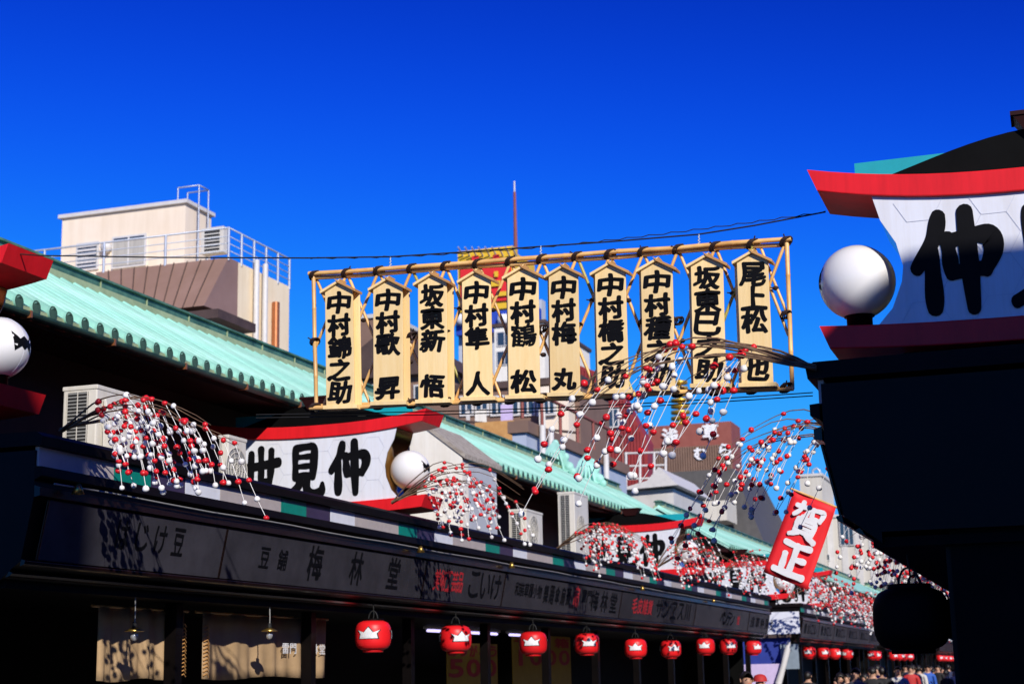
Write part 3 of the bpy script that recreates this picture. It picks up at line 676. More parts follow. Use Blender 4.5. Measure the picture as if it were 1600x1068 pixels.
# ------------------------------------------------------------------ red and white ball decorations
def ball_mesh(m, k):                                       # hand-rolled rice balls: lumpy, slightly flattened
    mb = MB().sphere((0, 0, 0), 1, 14, 10); r = random.Random(k); ph = [r.uniform(0, 6) for _ in range(6)]
    mb.v = [tuple(c*(1+.05*math.sin(3*v[0]+ph[0])+.05*math.sin(2.6*v[1]+ph[1])+.05*math.sin(3.3*v[2]+ph[2])) for c in v) for v in mb.v]
    return mb.mesh('ball', m)
ballR = [ball_mesh('ball_red', k) for k in range(5)]; ballW = [ball_mesh('ball_white', 9+k) for k in range(5)]
def mochi(label, base, sg, seed, reach=1.5, twigs=6, drop=(.35, .6), lean=.42, rise=.22, br=.0235, single=True, spread=.55, per=(3, 6)):
    rnd = random.Random(seed); base = Vector(base)
    t = thing('ball_branch', label, 'decoration', tuple(base), 'red and white ball branches along the shop fronts')
    reds, whites, strings = MB(), MB(), MB()
    for k in range(twigs):
        L = reach*rnd.uniform(.55, 1.0); yw = rnd.uniform(-spread, spread); up = rise*rnd.uniform(.6, 1.5)
        pts = []; rs = []
        for i in range(11):
            f = i/10
            pts.append(base+Vector((sg*(L*f), yw*f+.02*math.sin(9*f+k), up*math.sin(min(1, f*1.15)*math.pi*.62)*1.3-.22*L*f**3.2+.012*math.sin(13*f+2*k))))
            rs.append(.007*(1-f)+.002)
        part('twig', MB().tube(pts, rs, 7), 'twig', t)
        for _ in range(rnd.randint(*per)):
            f = rnd.uniform(.28, 1.0); i = min(9, int(f*10)); p = pts[i].lerp(pts[i+1], f*10-i)
            ln = rnd.uniform(*drop); nb = rnd.randint(4, 6); le = lean*rnd.uniform(.75, 1.25); dv = Vector((sg*le, rnd.uniform(-.05, .05), -1)).normalized()
            bow = rnd.uniform(-.02, .075); sp = [p+dv*(ln*j/6)+Vector((sg*bow*math.sin(j/6*math.pi), 0, .0)) for j in range(7)]
            if single: part('string', MB().tube(sp, .0027, 4), 'string', t)
            else: strings.tube(sp, .0022, 3, cap=False)
            for j in range(nb):
                fq = (j+.05)/(nb-1)*.97; i2 = min(5, int(fq*6)); c = sp[i2].lerp(sp[i2+1], fq*6-i2)
                red = (j % 2 == 0) if rnd.random() < .82 else rnd.random() < .5
                r = br*rnd.uniform(.88, 1.1)
                if single: put('ball', (ballR if red else ballW)[rnd.randrange(5)], t, Matrix.Translation(c) @ Matrix.Rotation(rnd.uniform(0, 3), 4, 'Z') @ Matrix.Diagonal((r, r, r*rnd.uniform(.88, 1.0), 1)))
                else: (reds if red else whites).sphere(c, r, 8, 5)
    if not single:
        for nm, mb, m in (('red_ball', reds, 'ball_red'), ('white_ball', whites, 'ball_white'), ('string', strings, 'string')): part(nm, mb, m, t)['kind'] = 'stuff'
    return t
mochi('ball branch fixed to the cornice beside the nearest air conditioner', onX(95, 672, -7.35), 1, 11, reach=1.65, twigs=9, drop=(.42, .78), lean=.46, rise=.14, per=(4, 6))
mochi('ball branch in front of the white fire wall, beside the globe of its sign', onX(612, 785, -7.35), 1, 7, reach=1.75, twigs=9, drop=(.38, .75), lean=.42, rise=.30, per=(4, 6))
mochi('dense ball branch in front of the half hidden roof sign', onX(868, 858, -7.35), 1, 5, reach=1.7, twigs=9, drop=(.35, .7), lean=.35, rise=.25, single=False, per=(4, 6))
mochi('ball branch hanging over the panel with the red words and kana', onX(1020, 892, -7.35), 1, 9, reach=1.8, twigs=9, drop=(.4, .75), lean=.38, rise=.45, single=False, per=(4, 6))
mochi('ball branch over the end panel of the long shop row', onX(1115, 907, -7.35), 1, 19, reach=1.8, twigs=9, drop=(.4, .8), lean=.4, rise=.45, single=False, per=(4, 6))
mochi('nearest ball branch, reaching from the shaded row in front of the name boards', onY(1275, 574, 9.92), -1, 23, reach=1.6, twigs=9, drop=(.45, 1.0), lean=.62, rise=.17, spread=.35, per=(2, 4))
mochi('second ball branch on the shaded row, above the red flag', (XR+.02, 13.6, 3.55), -1, 31, reach=1.5, twigs=9, drop=(.45, .95), lean=.62, rise=.22, spread=.5, per=(3, 5))
far = [('L', y) for y in (45, 48.5, 51.5, 54.5, 57.5, 60.5, 64, 67.5, 73, 77, 81, 86, 91)]+[('R', y) for y in (20.5, 24.5, 28.5, 33, 38, 42, 49, 54)]
for i, (sd, y) in enumerate(far):
    x = -7.35 if sd == 'L' else XR
    mochi(('distant ball branch on the second and third shop rows' if sd == 'L' else 'ball branch farther along the shaded row'), (x, y, 3.62 if sd == 'L' else 3.45), 1 if sd == 'L' else -1, 100+i,
          reach=2.0 if sd == 'L' else 1.2, twigs=8, drop=(.5, 1.0), lean=.4, rise=.4 if sd == 'L' else .15, single=False, per=(4, 6), br=.032 if sd == 'L' else .027, spread=1.1)

# ------------------------------------------------------------------ red flag
fc = [onY(x, y, 17.6) for x, y in ((1240, 766), (1306, 793), (1262, 921), (1193, 893))]
fl = thing('red_flag', 'red cloth new year flag with two white brush characters hanging askew', 'flag', tuple(fc[2]))
mb = MB(); n, m_ = 8, 14; vs = []
for j in range(m_+1):
    for i in range(n+1):
        a = fc[0].lerp(fc[1], i/n); b = fc[3].lerp(fc[2], i/n); p = a.lerp(b, j/m_)
        vs.append(p+Vector((0, .018*math.sin(i*.8+j*.35), 0)))
mb.add(vs, [(j*(n+1)+i, j*(n+1)+i+1, (j+1)*(n+1)+i+1, (j+1)*(n+1)+i) for j in range(m_) for i in range(n)], 0, True)
o = part('cloth', mb, 'flag', fl); sm = o.modifiers.new('thick', 'SOLIDIFY'); sm.thickness = .004
u = (fc[1]-fc[0]).normalized(); v = (fc[0]-fc[3]).normalized(); W, H = (fc[1]-fc[0]).length, (fc[0]-fc[3]).length
cc = (fc[0]+fc[1]+fc[2]+fc[3])/4
for ch, dz in (('賀', .22), ('正', -.24)):
    mb = MB(); brush(mb, ch, cc+v*(dz*H)+Vector((0, -.03, 0)), u, v, W*.70, H*.40, (0, -1, 0), fat=1.3); part('character', mb, 'ink_white', o)
part('pole', MB().tube([fc[0]+v*.01-u*.04, fc[1]+v*.01+u*.04, Vector((XR+.02, fc[1].y+.1, 3.55))], .012, 8), 'bamboo', fl)

# ------------------------------------------------------------------ lanterns
def lantern(c, r, parent_label, red=True, seed=0, group='lanterns along the long shop row', turn=0.):
    c = Vector(c); t = thing('paper_lantern', parent_label, 'lantern', tuple(c), group)
    pr = []
    for i in range(25):
        a = -1+2*i/24; base = (1-abs(a)**3.2)**.5 if abs(a) < 1 else 0
        pr.append((max(r*.56, r*(.5+.5*base))*(1+(.018 if red else .006)*math.cos(i*math.pi)), a*r*.80))
    pr = [(0, -r*.80)]+pr+[(0, r*.80)]
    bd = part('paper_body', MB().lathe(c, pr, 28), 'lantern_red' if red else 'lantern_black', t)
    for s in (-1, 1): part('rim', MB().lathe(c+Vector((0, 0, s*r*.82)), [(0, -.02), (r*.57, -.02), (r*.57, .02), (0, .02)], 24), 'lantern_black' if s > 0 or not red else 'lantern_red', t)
    pts = [c+Vector((0, 0, r*.84)), c+Vector((.01, 0, r*.84+.07)), c+Vector((0, 0, r*.84+.20))]
    part('hanger', MB().tube(pts, .006, 6), 'ac_dark', t)
    part('handle', MB().tube([c+Vector((math.cos(a)*r*.28, 0, r*.84+math.sin(a)*r*.5)) for a in [math.pi*k/10 for k in range(11)]], .008, 6), 'ac_dark', t)
    if red:
        for k in range(3):                                   # white mountain-shaped crest
            a0 = turn+k*2*math.pi/3
            out2 = [(-.42, -.26), (.42, -.26), (.36, .02), (.50, .24), (.20, .10), (.0, .42), (-.20, .10), (-.50, .24), (-.36, .02)]
            def sp(x, z, lift):
                a = a0+x*1.25; zz = z*r*.90; q = abs(zz)/(r*.8); rr = r*(.5+.5*(1-q**3.2)**.5)*1.005+lift
                return c+Vector((math.sin(a)*rr, -math.cos(a)*rr, zz+.06*r))
            # dark outline first, then the white crest
            for sc, lift, m in ((1.16, .004, 'ac_dark'), (1.0, .008, 'ink_white')):
                mb = MB(); cen = len(out2); dense = []
                for i in range(len(out2)):
                    p, q = out2[i], out2[(i+1) % len(out2)]
                    for f in (0, .33, .66): dense.append((p[0]+(q[0]-p[0])*f, p[1]+(q[1]-p[1])*f))
                nn = len(dense); cx0, cz0 = 0, -.02
                rings = [[(cx0+(x-cx0)*f*sc, cz0+(z-cz0)*f*sc) for x, z in dense] for f in (1, .66, .33)]
                vs = [sp(x, z, lift) for g in rings for x, z in g]+[sp(cx0, cz0, lift)]
                fs = [(g*nn+i, g*nn+(i+1) % nn, (g+1)*nn+(i+1) % nn, (g+1)*nn+i) for g in range(2) for i in range(nn)]+[(2*nn+i, 2*nn+(i+1) % nn, 3*nn) for i in range(nn)]
                part('crest', mb.add(vs, fs), m, bd)
    return t
LX = -7.5
lan = [(583, 992), (712, 997), (833, 1004), (917, 1005), (993, 1012), (1048, 1013), (1102, 1009), (1138, 1009), (1177, 1011)]
for i, (x, y) in enumerate(lan):
    p = onX(x, y, LX); lantern(p, .205, 'red paper lantern with white crest, %s from the pendant bulbs' % ORD[i], seed=i, turn=(.15, .75, .2, .5, .25, .6, .1, .55, .8)[i])
for i, y in enumerate((49.6, 52.6, 55.2, 58.5, 66, 67.6, 74, 76.6, 79, 82)+tuple(range(101, 125, 3))):
    lantern((LX, y, 2.24), .205, 'small distant red lantern under the farther shop rows', group='lanterns of the farther rows', turn=i*.5)
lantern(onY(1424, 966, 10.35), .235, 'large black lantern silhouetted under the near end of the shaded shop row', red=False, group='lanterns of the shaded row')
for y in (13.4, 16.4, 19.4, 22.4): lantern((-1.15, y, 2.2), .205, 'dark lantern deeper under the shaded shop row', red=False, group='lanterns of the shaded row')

# ------------------------------------------------------------------ things on the canopy roof and under it
def air_con(label, x0, x1, y0, y1, z0, z1, duct=False):
    t = thing('air_conditioner', label, 'air conditioner', ((x0+x1)/2, (y0+y1)/2, z0), 'air conditioners on the canopy roof')
    part('casing', MB().box(x0, x1, y0, y1, z0+.04, z1), 'ac_white', t, bevel=.012)
    part('lid', MB().box(x0-.008, x1+.008, y0-.008, y1+.008, z1-.03, z1+.012), 'ac_white', t, bevel=.008)
    # coil grille on the end towards the camera
    g = part('coil_recess', MB().box(x0+.05, x1-.09, y0-.006, y0+.004, z0+.09, z1-.05), 'ac_dark', t)
    k = 0; z = z0+.11
    while z < z1-.06: part('grille_bar', MB().box(x0+.05, x1-.09, y0-.012, y0-.007, z, z+.012), 'ac_grey', g); z += .032
    for x in (x0+.05, (x0+x1)/2-.02, x1-.095): part('grille_bar', MB().box(x, x+.008, y0-.016, y0-.0125, z0+.09, z1-.05), 'ac_white', g)
    # round fan outlet on the street side
    cy, cz, r = y0+(y1-y0)*.42, (z0+z1)/2, min(.24, (z1-z0)*.40)
    f = part('fan_recess', MB().add([(x1+.004, cy+r*math.cos(a), cz+r*math.sin(a)) for a in [math.pi*2*i/28 for i in range(28)]], [tuple(range(28))]), 'ac_grey', t)
    for q in (.3, .55, .8, 1.02): part('fan_ring', MB().tube([(x1+.012, cy+r*q*math.cos(a), cz+r*q*math.sin(a)) for a in [math.pi*2*i/28 for i in range(29)]], .005, 5), 'ac_white', f)
    mb = MB(); [mb.tube([(x1+.012, cy, cz), (x1+.012, cy+r*math.cos(a), cz+r*math.sin(a))], .004, 4) for a in [math.pi*2*i/10 for i in range(10)]]
    part('fan_guard', mb, 'ac_white', f)
    if duct:                                               # wind deflector plate hooked over the outlet
        part('wind_deflector', MB().hexa([(x1+.03, cy-.27, z0+.08), (x1+.16, cy-.27, z0+.08), (x1+.16, cy+.25, z0+.08), (x1+.03, cy+.25, z0+.08), (x1+.03, cy-.27, z1-.10), (x1+.05, cy-.27, z1-.10), (x1+.05, cy+.25, z1-.10), (x1+.03, cy+.25, z1-.10)]), 'ac_white', t, bevel=.006)
    for y in (y0+.1, y1-.16): part('foot', MB().box(x0-.02, x1+.02, y, y+.06, z0-.04, z0+.04), 'ac_grey', t)
p = onX(152, 602, -8.25)
air_con('grey and cream air conditioner with a wind deflector on the near canopy', p.x-.36, p.x, p.y, p.y+.80, 3.70, p.z, True)
p = onX(357, 680, -8.7); air_con('small air conditioner tucked against the end of the fire wall sign', p.x-.12, p.x, p.y, p.y+.42, 3.70, p.z)
p = onX(822, 795, -8.1); air_con('lower cream air conditioner beyond the fire wall', p.x-.3, p.x, p.y, p.y+.85, 3.70, p.z)
p = onX(897, 768, -8.35); air_con('tall air conditioner beside the half hidden roof sign', p.x-.32, p.x, p.y, p.y+.9, 3.70, p.z)

fw = thing('fire_wall', 'white plaster fire wall with a weathered sloping cap above the canopy', 'wall', (-8.7, 22.4, 3.66))
Y0, Y1 = 21.4, 22.9
a, b_, c, d, e = [onY(x, y, Y0) for x, y in ((640, 664), (664, 664), (722, 714), (722, 826), (640, 800))]
zb = 3.66
part('plaster_face', MB().prism([(a.x, a.z), (b_.x, b_.z), (c.x, c.z), (c.x, zb), (a.x, zb)], 'y', Y0, Y0+.25), 'plaster', fw)
part('side_wall', MB().box(a.x, c.x-.01, Y0+.25, Y1, zb, c.z-.05), 'plaster_grey', fw)
part('sloping_cap', MB().hexa([(b_.x-.05, Y0-.02, b_.z), (c.x+.05, Y0-.02, c.z-.02), (c.x+.05, Y1+.1, c.z-.02), (b_.x-.05, Y1+.1, b_.z), (b_.x-.05, Y0-.02, b_.z+.07), (c.x+.05, Y0-.02, c.z+.05), (c.x+.05, Y1+.1, c.z+.05), (b_.x-.05, Y1+.1, b_.z+.07)]), 'weathered', fw)

# conduit along the canopy with little brass spot lamps
cd = thing('lamp_conduit', 'thin conduit with small brass lamps along the long canopy', 'conduit', (-7.24, 26, 3.25))
part('conduit', MB().tube([(-7.235, 10.4+i*.8, 3.245+.006*math.sin(i*1.7)) for i in range(40)], .007, 6), 'ac_grey', cd)
for x in (115, 655, 797, 1000, 1110): 
    y = onX(x, 860, -7.22).y; part('spot_lamp', MB().lathe((-7.20, y, 3.22), [(0, .05), (.02, .05), (.03, .02), (.05, -.03), (0, -.03)], 12), 'brass', cd)

for i, (x0, x1, lab) in enumerate(((150, 283, 'short brown shop curtain with fringed ends, beneath the nearer pendant bulb'), (312, 506, 'wide brown shop curtain with pale printed characters, beneath the farther pendant bulb'))):
    X = -8.02; pa, pb = onX(x0, 1062, X), onX(x1, 1058, X); t = thing('shop_curtain', lab, 'curtain', (X, (pa.y+pb.y)/2, 1.4), 'shop curtains under the canopy')
    mb = MB(); n = 60; vs = []
    for j in range(7):
        for k in range(n+1):
            f = k/n; vs.append((X+.022*math.sin(f*26+i)+.02*math.sin(f*61)*(j/6), pa.y+(pb.y-pa.y)*f, 2.40-(2.40-1.77)*j/6-.015*math.sin(f*9)*(j/6)))
    mb.add(vs, [(j*(n+1)+k, j*(n+1)+k+1, (j+1)*(n+1)+k+1, (j+1)*(n+1)+k) for j in range(6) for k in range(n)], 0, True)
    o = part('cloth', mb, 'noren', t); sm = o.modifiers.new('thick', 'SOLIDIFY'); sm.thickness = .006
    part('rod', MB().tube([(X, pa.y-.1, 2.41), (X, pb.y+.1, 2.41)], .014, 8), 'bamboo', t)
    rr = random.Random(i)
    ends = (pb.y-.04,) if i == 0 else (pa.y+.05,)
    for ye in ends:
        for k in range(14):
            z = 1.80+k*.036; part('fringe_cord', MB().tube([(X+.035, ye-.05, z), (X+.05, ye, z+.02), (X+.04, ye+.05, z-.012+rr.uniform(-.01, .01))], .007, 5), 'board_dark', t)
    if i == 1:
        for k, ch in enumerate('雷門 梅林堂'):
            if ch == ' ': continue
            mb = MB(); put_glyph(mb, ch, (X+.05, pa.y+(pb.y-pa.y)*(.62+.065*k), 2.075), (0, 1, 0), (0, 0, 1), .15, .11, .02); part('character', mb, 'ink_white', o)
for i, x in enumerate((210, 421)):
    p = onX(x, 984, -7.62); t = thing('pendant_lamp', 'clear bulb under a small brass shade, hung %s' % ('above the short brown curtain' if i == 0 else 'above the wide brown curtain'), 'lamp', (p.x, p.y, 2.1), 'pendant bulbs under the canopy')
    part('cord', MB().tube([(p.x, p.y, 2.47), (p.x+.004, p.y, 2.36), (p.x, p.y, p.z+.02)], .006, 6), 'ac_grey', t)
    part('socket', MB().lathe((p.x, p.y, p.z), [(0, .07), (.018, .07), (.022, .0), (.0, .0)], 12), 'ac_dark', t)
    part('shade', MB().lathe((p.x, p.y, p.z-.005), [(.012, .03), (.03, .025), (.085, .0), (.08, -.006), (.02, .01)], 20), 'brass', t)
    part('bulb', MB().sphere((p.x, p.y, p.z-.05), .034, 14, 10, sc=(1, 1, 1.2)), 'bulb_glass', t)
# yellow price posters, ceiling tubes and dark goods inside the shops
for i, (x0, x1, y0, y1, txt) in enumerate(((698, 778, 1003, 1075, ['ありがとう', '500']), (800, 893, 990, 1075, ['千両箱', '1000']))):
    X = -9.1; a, b_ = onX(x0, y0, X), onX(x1, y1, X); t = thing('price_poster', 'yellow price poster with red print, %s' % ('reading five hundred' if i == 0 else 'taller, behind the third lantern'), 'poster', (X, a.y, 1.5), 'price posters in the shop')
    pb = part('sheet', MB().box(X-.01, X, a.y, b_.y, 1.45, a.z), 'poster_yellow', t)
    for r_, line in enumerate(txt):
        for k, ch in enumerate(line):
            mb = MB(); put_glyph(mb, ch, (X+.006, a.y+(b_.y-a.y)*((k+.5)/len(line)), a.z-.12-.27*r_), (0, 1, 0), (0, 0, 1), (b_.y-a.y)/len(line)*.8, .18 if r_ == 0 else .28, .05); part('character', mb, 'ink_red', pb)
for i, (x0, x1, y) in enumerate(((668, 692, 971), (725, 776, 974), (796, 812, 978))):
    X = -8.9; a, b_ = onX(x0, y, X), onX(x1, y, X); t = thing('tube_lamp', 'lilac fluorescent tube lamp on the shop ceiling, %s' % ('shortest of three', 'longest of three', 'by the taller poster')[i], 'lamp', (X, a.y, 2.4), 'shop ceiling tubes')
    part('tube', MB().tube([(X, a.y, 2.41), (X, b_.y, 2.41)], .02, 8), 'tube_light', t)
    part('fitting', MB().box(X-.05, X+.05, a.y-.05, b_.y+.05, 2.435, 2.468), 'white_metal', t)
# stall in the side lane: white valance, blue sheet, lilac cloth, furled parasol
stl = thing('market_stall', 'side lane stall with white valance, blue sheet and lilac cloth', 'stall', (-8, 44.5, 0))
Ys = 46.6
def rect(name, x0, y0, x1, y1, m, Y=Ys, th=.05):
    a, b_ = onY(x0, y0, Y), onY(x1, y1, Y); return part(name, MB().box(a.x, b_.x, Y, Y+th, b_.z, a.z), m, stl)
rect('valance', 1196, 956, 1250, 989, 'sq_white'); rect('rail', 1180, 991, 1236, 995, 'roof_brown', Ys-.06); rect('blue_sheet', 1128, 998, 1236, 1042, 'cloth_blue', Ys+.1)
rect('lilac_cloth', 1118, 1038, 1222, 1080, 'lilac', Ys-.2); rect('grey_cloth', 1219, 1006, 1249, 1044, 'cloth_grey', Ys+.02)
pts = [onY(x, y, Ys-.3) for x, y in ((1233, 1000), (1230, 1015), (1224, 1040), (1216, 1068))]
part('furled_parasol', MB().tube(pts, [.04, .09, .08, .1], 10), 'white_metal', stl)
for x in (1122, 1245):
    a = onY(x, 990, Ys+.03); part('post', MB().box(a.x-.04, a.x+.04, Ys+.16, Ys+.24, 0, a.z), 'black', stl)
# bright printed banners under the far eave of the shaded row
for i, (x0, y0, x1, y1, m, lab) in enumerate(((1418, 914, 1448, 942, 'green_print', 'green printed banner nearest the black lantern'), (1450, 922, 1466, 934, 'green_print', 'narrow green banner behind the black lantern'), (1468, 922, 1506, 958, 'coat_white', 'white and red printed banner under the shaded eave'))):
    a, b_ = onY(x0, y0, 30+i*3), onY(x1, y1, 30+i*3); o = tag(part('hanging_banner', MB().box(a.x, b_.x, 30+i*3, 30.03+i*3, b_.z, a.z), m), lab, 'banner', 'banners hung across the street')

# ------------------------------------------------------------------ buildings behind
def boxpx(x0, x1, yt, Y, dep, zb=0):
    a, b_ = onY(x0, yt, Y), onY(x1, yt, Y); return a.x, b_.x, Y, Y+dep, zb, (a.z+b_.z)/2
def win(parent, x0, y0, x1, y1, Y, curtain=False, bars=0, mull=1):
    a, b_ = onY(x0, y0, Y), onY(x1, y1, Y)
    wn = part('window', MB().box(a.x-.08, b_.x+.08, Y-.08, Y+.05, b_.z-.08, a.z+.08), 'white_metal', parent)
    part('pane', MB().box(a.x, b_.x, Y-.10, Y-.082, b_.z, a.z), 'glass', wn)
    for k in range(mull): 
        xm = a.x+(b_.x-a.x)*(k+1)/(mull+1); part('mullion', MB().box(xm-.03, xm+.03, Y-.12, Y-.101, b_.z, a.z), 'white_metal', wn)
    if curtain: part('curtain', MB().box(a.x, b_.x, Y-.106, Y-.1015, b_.z, b_.z+(a.z-b_.z)*.86), 'curtain', wn)
    for k in range(bars):
        z = b_.z+(a.z-b_.z)*(k+.5)/bars; part('shutter_slat', MB().box(a.x, b_.x, Y-.125, Y-.107, z-.04, z+.04), 'white_metal', wn)
    return wn
bb = thing('beige_building', 'beige rendered house with roof terrace, railing and brown metal mansard', 'building', (-24, 54, 0))
Yb = 50.
x0, x1, _, _, _, zt = boxpx(98, 290, 330, Yb, 1)
yd = onX(330, 345, x1).y
part('penthouse', MB().box(x0, x1, Yb, yd, 10, zt), 'beige', bb); part('penthouse_coping', MB().box(x0-.12, x1+.12, Yb-.12, yd+.1, zt, zt+.14), 'white_metal', bb)
win(bb, 124, 384, 152, 418, Yb, bars=6, mull=0); win(bb, 180, 374, 226, 412, Yb, curtain=True)
part('wall_lamp', MB().sphere(onY(166, 386, Yb-.15), .22, 12, 8), 'white_metal', bb)
ym = 47.; c1 = onY(357, 402, ym); xm = c1.x; ye = onX(452, 440, xm).y
part('main_wall', MB().box(x0-4, xm, ym+.7, ye, 0, c1.z), 'beige2', bb)
mtl, mtr, mbr, mbl = onY(150, 418, ym), onY(353, 401, ym), onY(326, 474, ym-1.5), onY(160, 432, ym-1.5)
mtr.z = mtl.z = c1.z; mbr.z = mbl.z = c1.z-2.0
mbr.x = xm-.05; mtr.x = xm
ms = part('mansard_roof', MB().hexa([mbl, mbr, Vector((xm, ym+.9, mbr.z)), Vector((mbl.x, ym+.9, mbr.z)), mtl, mtr, Vector((xm, ym+.9, mtr.z)), Vector((mtl.x, ym+.9, mtr.z))]), 'brown_metal', bb)
for k in range(1, 10):
    t = k/10; a = mbl.lerp(mbr, t); b_ = mtl.lerp(mtr, t); part('standing_seam', MB().tube([a+Vector((0, -.03, 0)), b_+Vector((0, -.03, .02))], .02, 5), 'roof_brown', ms)
part('eave_board', MB().box(mbl.x-2, xm+.6, ym-1.7, ym+.9, c1.z-2.5, c1.z-2.2), 'roof_brown', bb)  # dark brown eave slab below the mansard
part('lower_wall', MB().box(mbl.x-2, xm-.4, ym-.9, ym+.6, 0, c1.z-2.5), 'rust_white', bb)
for yy in (ym+.7+(ye-ym)*.22, ym+.7+(ye-ym)*.36): part('down_pipe', MB().tube([(xm+.18, yy, c1.z+.3), (xm+.18, yy, 0)], .10, 10), 'white_metal', bb, label='white drain pipe')
part('down_pipe', MB().tube([(xm+.16, ym+.2+(ye-ym)*.66, c1.z-.9), (xm+.16, ym+.2+(ye-ym)*.66, 0)], .14, 10), 'copper_new', bb, label='rusty drain pipe')
part('side_window', MB().box(xm, xm+.06, ye-2.6, ye-1.5, c1.z-6.2, c1.z-4.4), 'glass', bb)
# railing with its own posts and rails
rl = part('railing_rail', MB().tube([(x0-6, ym, c1.z+1.05), (xm, ym, c1.z+1.05), (xm, ye, c1.z+1.05)], .035, 6), 'steel', bb)
for dz in (.25, .5, .75): part('railing_bar', MB().tube([(x0-6, ym, c1.z+dz), (xm, ym, c1.z+dz), (xm, ye, c1.z+dz)], .02, 5), 'steel', bb)
for k in range(7): x = x0-6+(xm-x0+6)*k/6; part('railing_post', MB().tube([(x, ym, c1.z-.1), (x, ym, c1.z+1.05)], .045, 6), 'steel', bb)
for k in range(1, 6): y = ym+(ye-ym)*k/5; part('railing_post', MB().tube([(xm, y, c1.z-.1), (xm, y, c1.z+1.05)], .045, 6), 'steel', bb)
pa = onX(300, 330, x1); 
for dx, dyy in ((0, .6), (0, 1.3), (-.9, .6), (-.9, 1.3)): part('roof_ladder_post', MB().tube([(x1+.2+dx, Yb+dyy, zt-2.4 if dx == 0 else zt), (x1+.2+dx, Yb+dyy, zt+.85)], .028, 6), 'steel', bb)
part('roof_ladder_rail', MB().tube([(x1-.7, Yb+.6, zt+.85), (x1+.2, Yb+.6, zt+.85), (x1+.2, Yb+1.3, zt+.85), (x1-.7, Yb+1.3, zt+.85)], .028, 6), 'steel', bb)
ac = onY(338, 378, Yb-1); part('terrace_air_conditioner', MB().box(ac.x-.5, ac.x+.4, Yb-1.2, Yb-.8, ac.z-.45, ac.z+.5), 'ac_white', bb)
for k in range(6): part('terrace_unit_slat', MB().box(ac.x-.35, ac.x+.25, Yb-1.23, Yb-1.205, ac.z-.35+k*.13, ac.z-.29+k*.13), 'ac_dark', bb)

def simple(name, label, cat, x0, x1, yt, Y, dep, m, roof=None):
    t = thing(name, label, cat, (onY((x0+x1)/2, yt, Y).x, Y, 0)); q = boxpx(x0, x1, yt, Y, dep); part('wall', MB().box(*q), m, t)
    if roof: part('roof_coping', MB().box(q[0]-.15, q[1]+.15, q[2]-.15, q[3]+.15, q[5], q[5]+.25), roof, t)
    return t, q
t, q = simple('brown_building', 'drab olive brown block behind the second name board', 'building', 563, 604, 497, 90, 10, 'wall_brown', 'rust_white')
t, q = simple('tiled_house', 'house with dark tiled roof behind the lower name boards', 'building', 520, 705, 590, 62, 8, 'wall_brown')
part('roof', MB().prism([(q[0]-.4, q[5]), (q[1]+.4, q[5]), ((q[0]+q[1])/2, q[5]+2.2)], 'y', 61.6, 70.4), 'roof_brown', t)
for k in range(3): win(t, 580+k*35, 604, 600+k*35, 628, 62)
t, q = simple('white_building', 'white block with dark roof below the yellow and red billboard', 'building', 772, 850, 508, 110, 12, 'plaster', 'roof_brown')
for k in range(2):
    for j in range(2): win(t, 778+k*34, 520+j*30, 800+k*34, 538+j*30, 110)
# billboard
bl = thing('rooftop_billboard', 'yellow bordered red rooftop billboard with lamp spikes, behind the name boards', 'billboard', tuple(onY(778, 510, 118)))
def px_box(x0, y0, x1, y1, Y, th): a, b_ = onY(x0, y0, Y), onY(x1, y1, Y); return MB().box(a.x, b_.x, Y, Y+th, b_.z, a.z)
part('yellow_border', px_box(715, 393, 803, 480, 120, 1.2), 'sign_yellow', bl); part('red_field', px_box(719, 416, 799, 468, 119.8, .15), 'sign_red', bl)
for (x0, y0, x1, y1) in ((737, 400, 748, 416), (770, 398, 780, 416)): part('red_stroke', px_box(x0, y0, x1, y1, 119.75, .1), 'sign_red', bl)
for (x0, y0, x1, y1) in ((772, 424, 778, 432), (760, 440, 782, 446), (776, 456, 794, 461)): part('yellow_stroke', px_box(x0, y0, x1, y1, 119.6, .1), 'sign_yellow', bl)
for k in range(9): a = onY(718+k*10.5, 391, 119.2); part('lamp_arm', MB().tube([a+Vector((0, .8, -.3)), a+Vector((0, -.3, .2))], .07, 5), 'steel', bl)
a, b_ = onY(803, 393, 120), onY(803, 480, 120)
part('side_panel', MB().hexa([(a.x, 120, b_.z), (a.x+.15, 124.2, b_.z), (a.x+.15, 125.0, b_.z), (a.x, 121.2, b_.z), (a.x, 120, a.z), (a.x+.15, 124.2, a.z), (a.x+.15, 125.0, a.z), (a.x, 121.2, a.z)]), 'sign_yellow', bl)
part('blue_band', px_box(712, 492, 842, 512, 119.5, .8), 'sign_blue', bl)
for k in range(4): a = onY(722+k*33, 494, 119.3); part('white_letter_block', MB().lathe((a.x, 119.3, a.z-.3), [(0, -.45), (.5, -.4), (.6, 0), (.5, .4), (0, .45)], 12), 'ink_white', bl)
part('support', px_box(716, 480, 850, 620, 120.5, 1.0), 'plaster_grey', bl)
mast = thing('antenna_mast', 'slender red and white antenna mast above the billboard', 'antenna', tuple(onY(805, 400, 170)))
a, b_ = onY(803, 300, 170), onY(806, 400, 170); part('mast', MB().tube([(b_.x, 170, 0), (b_.x, 170, b_.z), (b_.x, 170, a.z)], [.28, .26, .16], 8), 'brick_red', mast); part('mast_tip', MB().tube([(b_.x, 170, a.z), (b_.x, 170, a.z+1.3)], .1, 6), 'white_metal', mast)
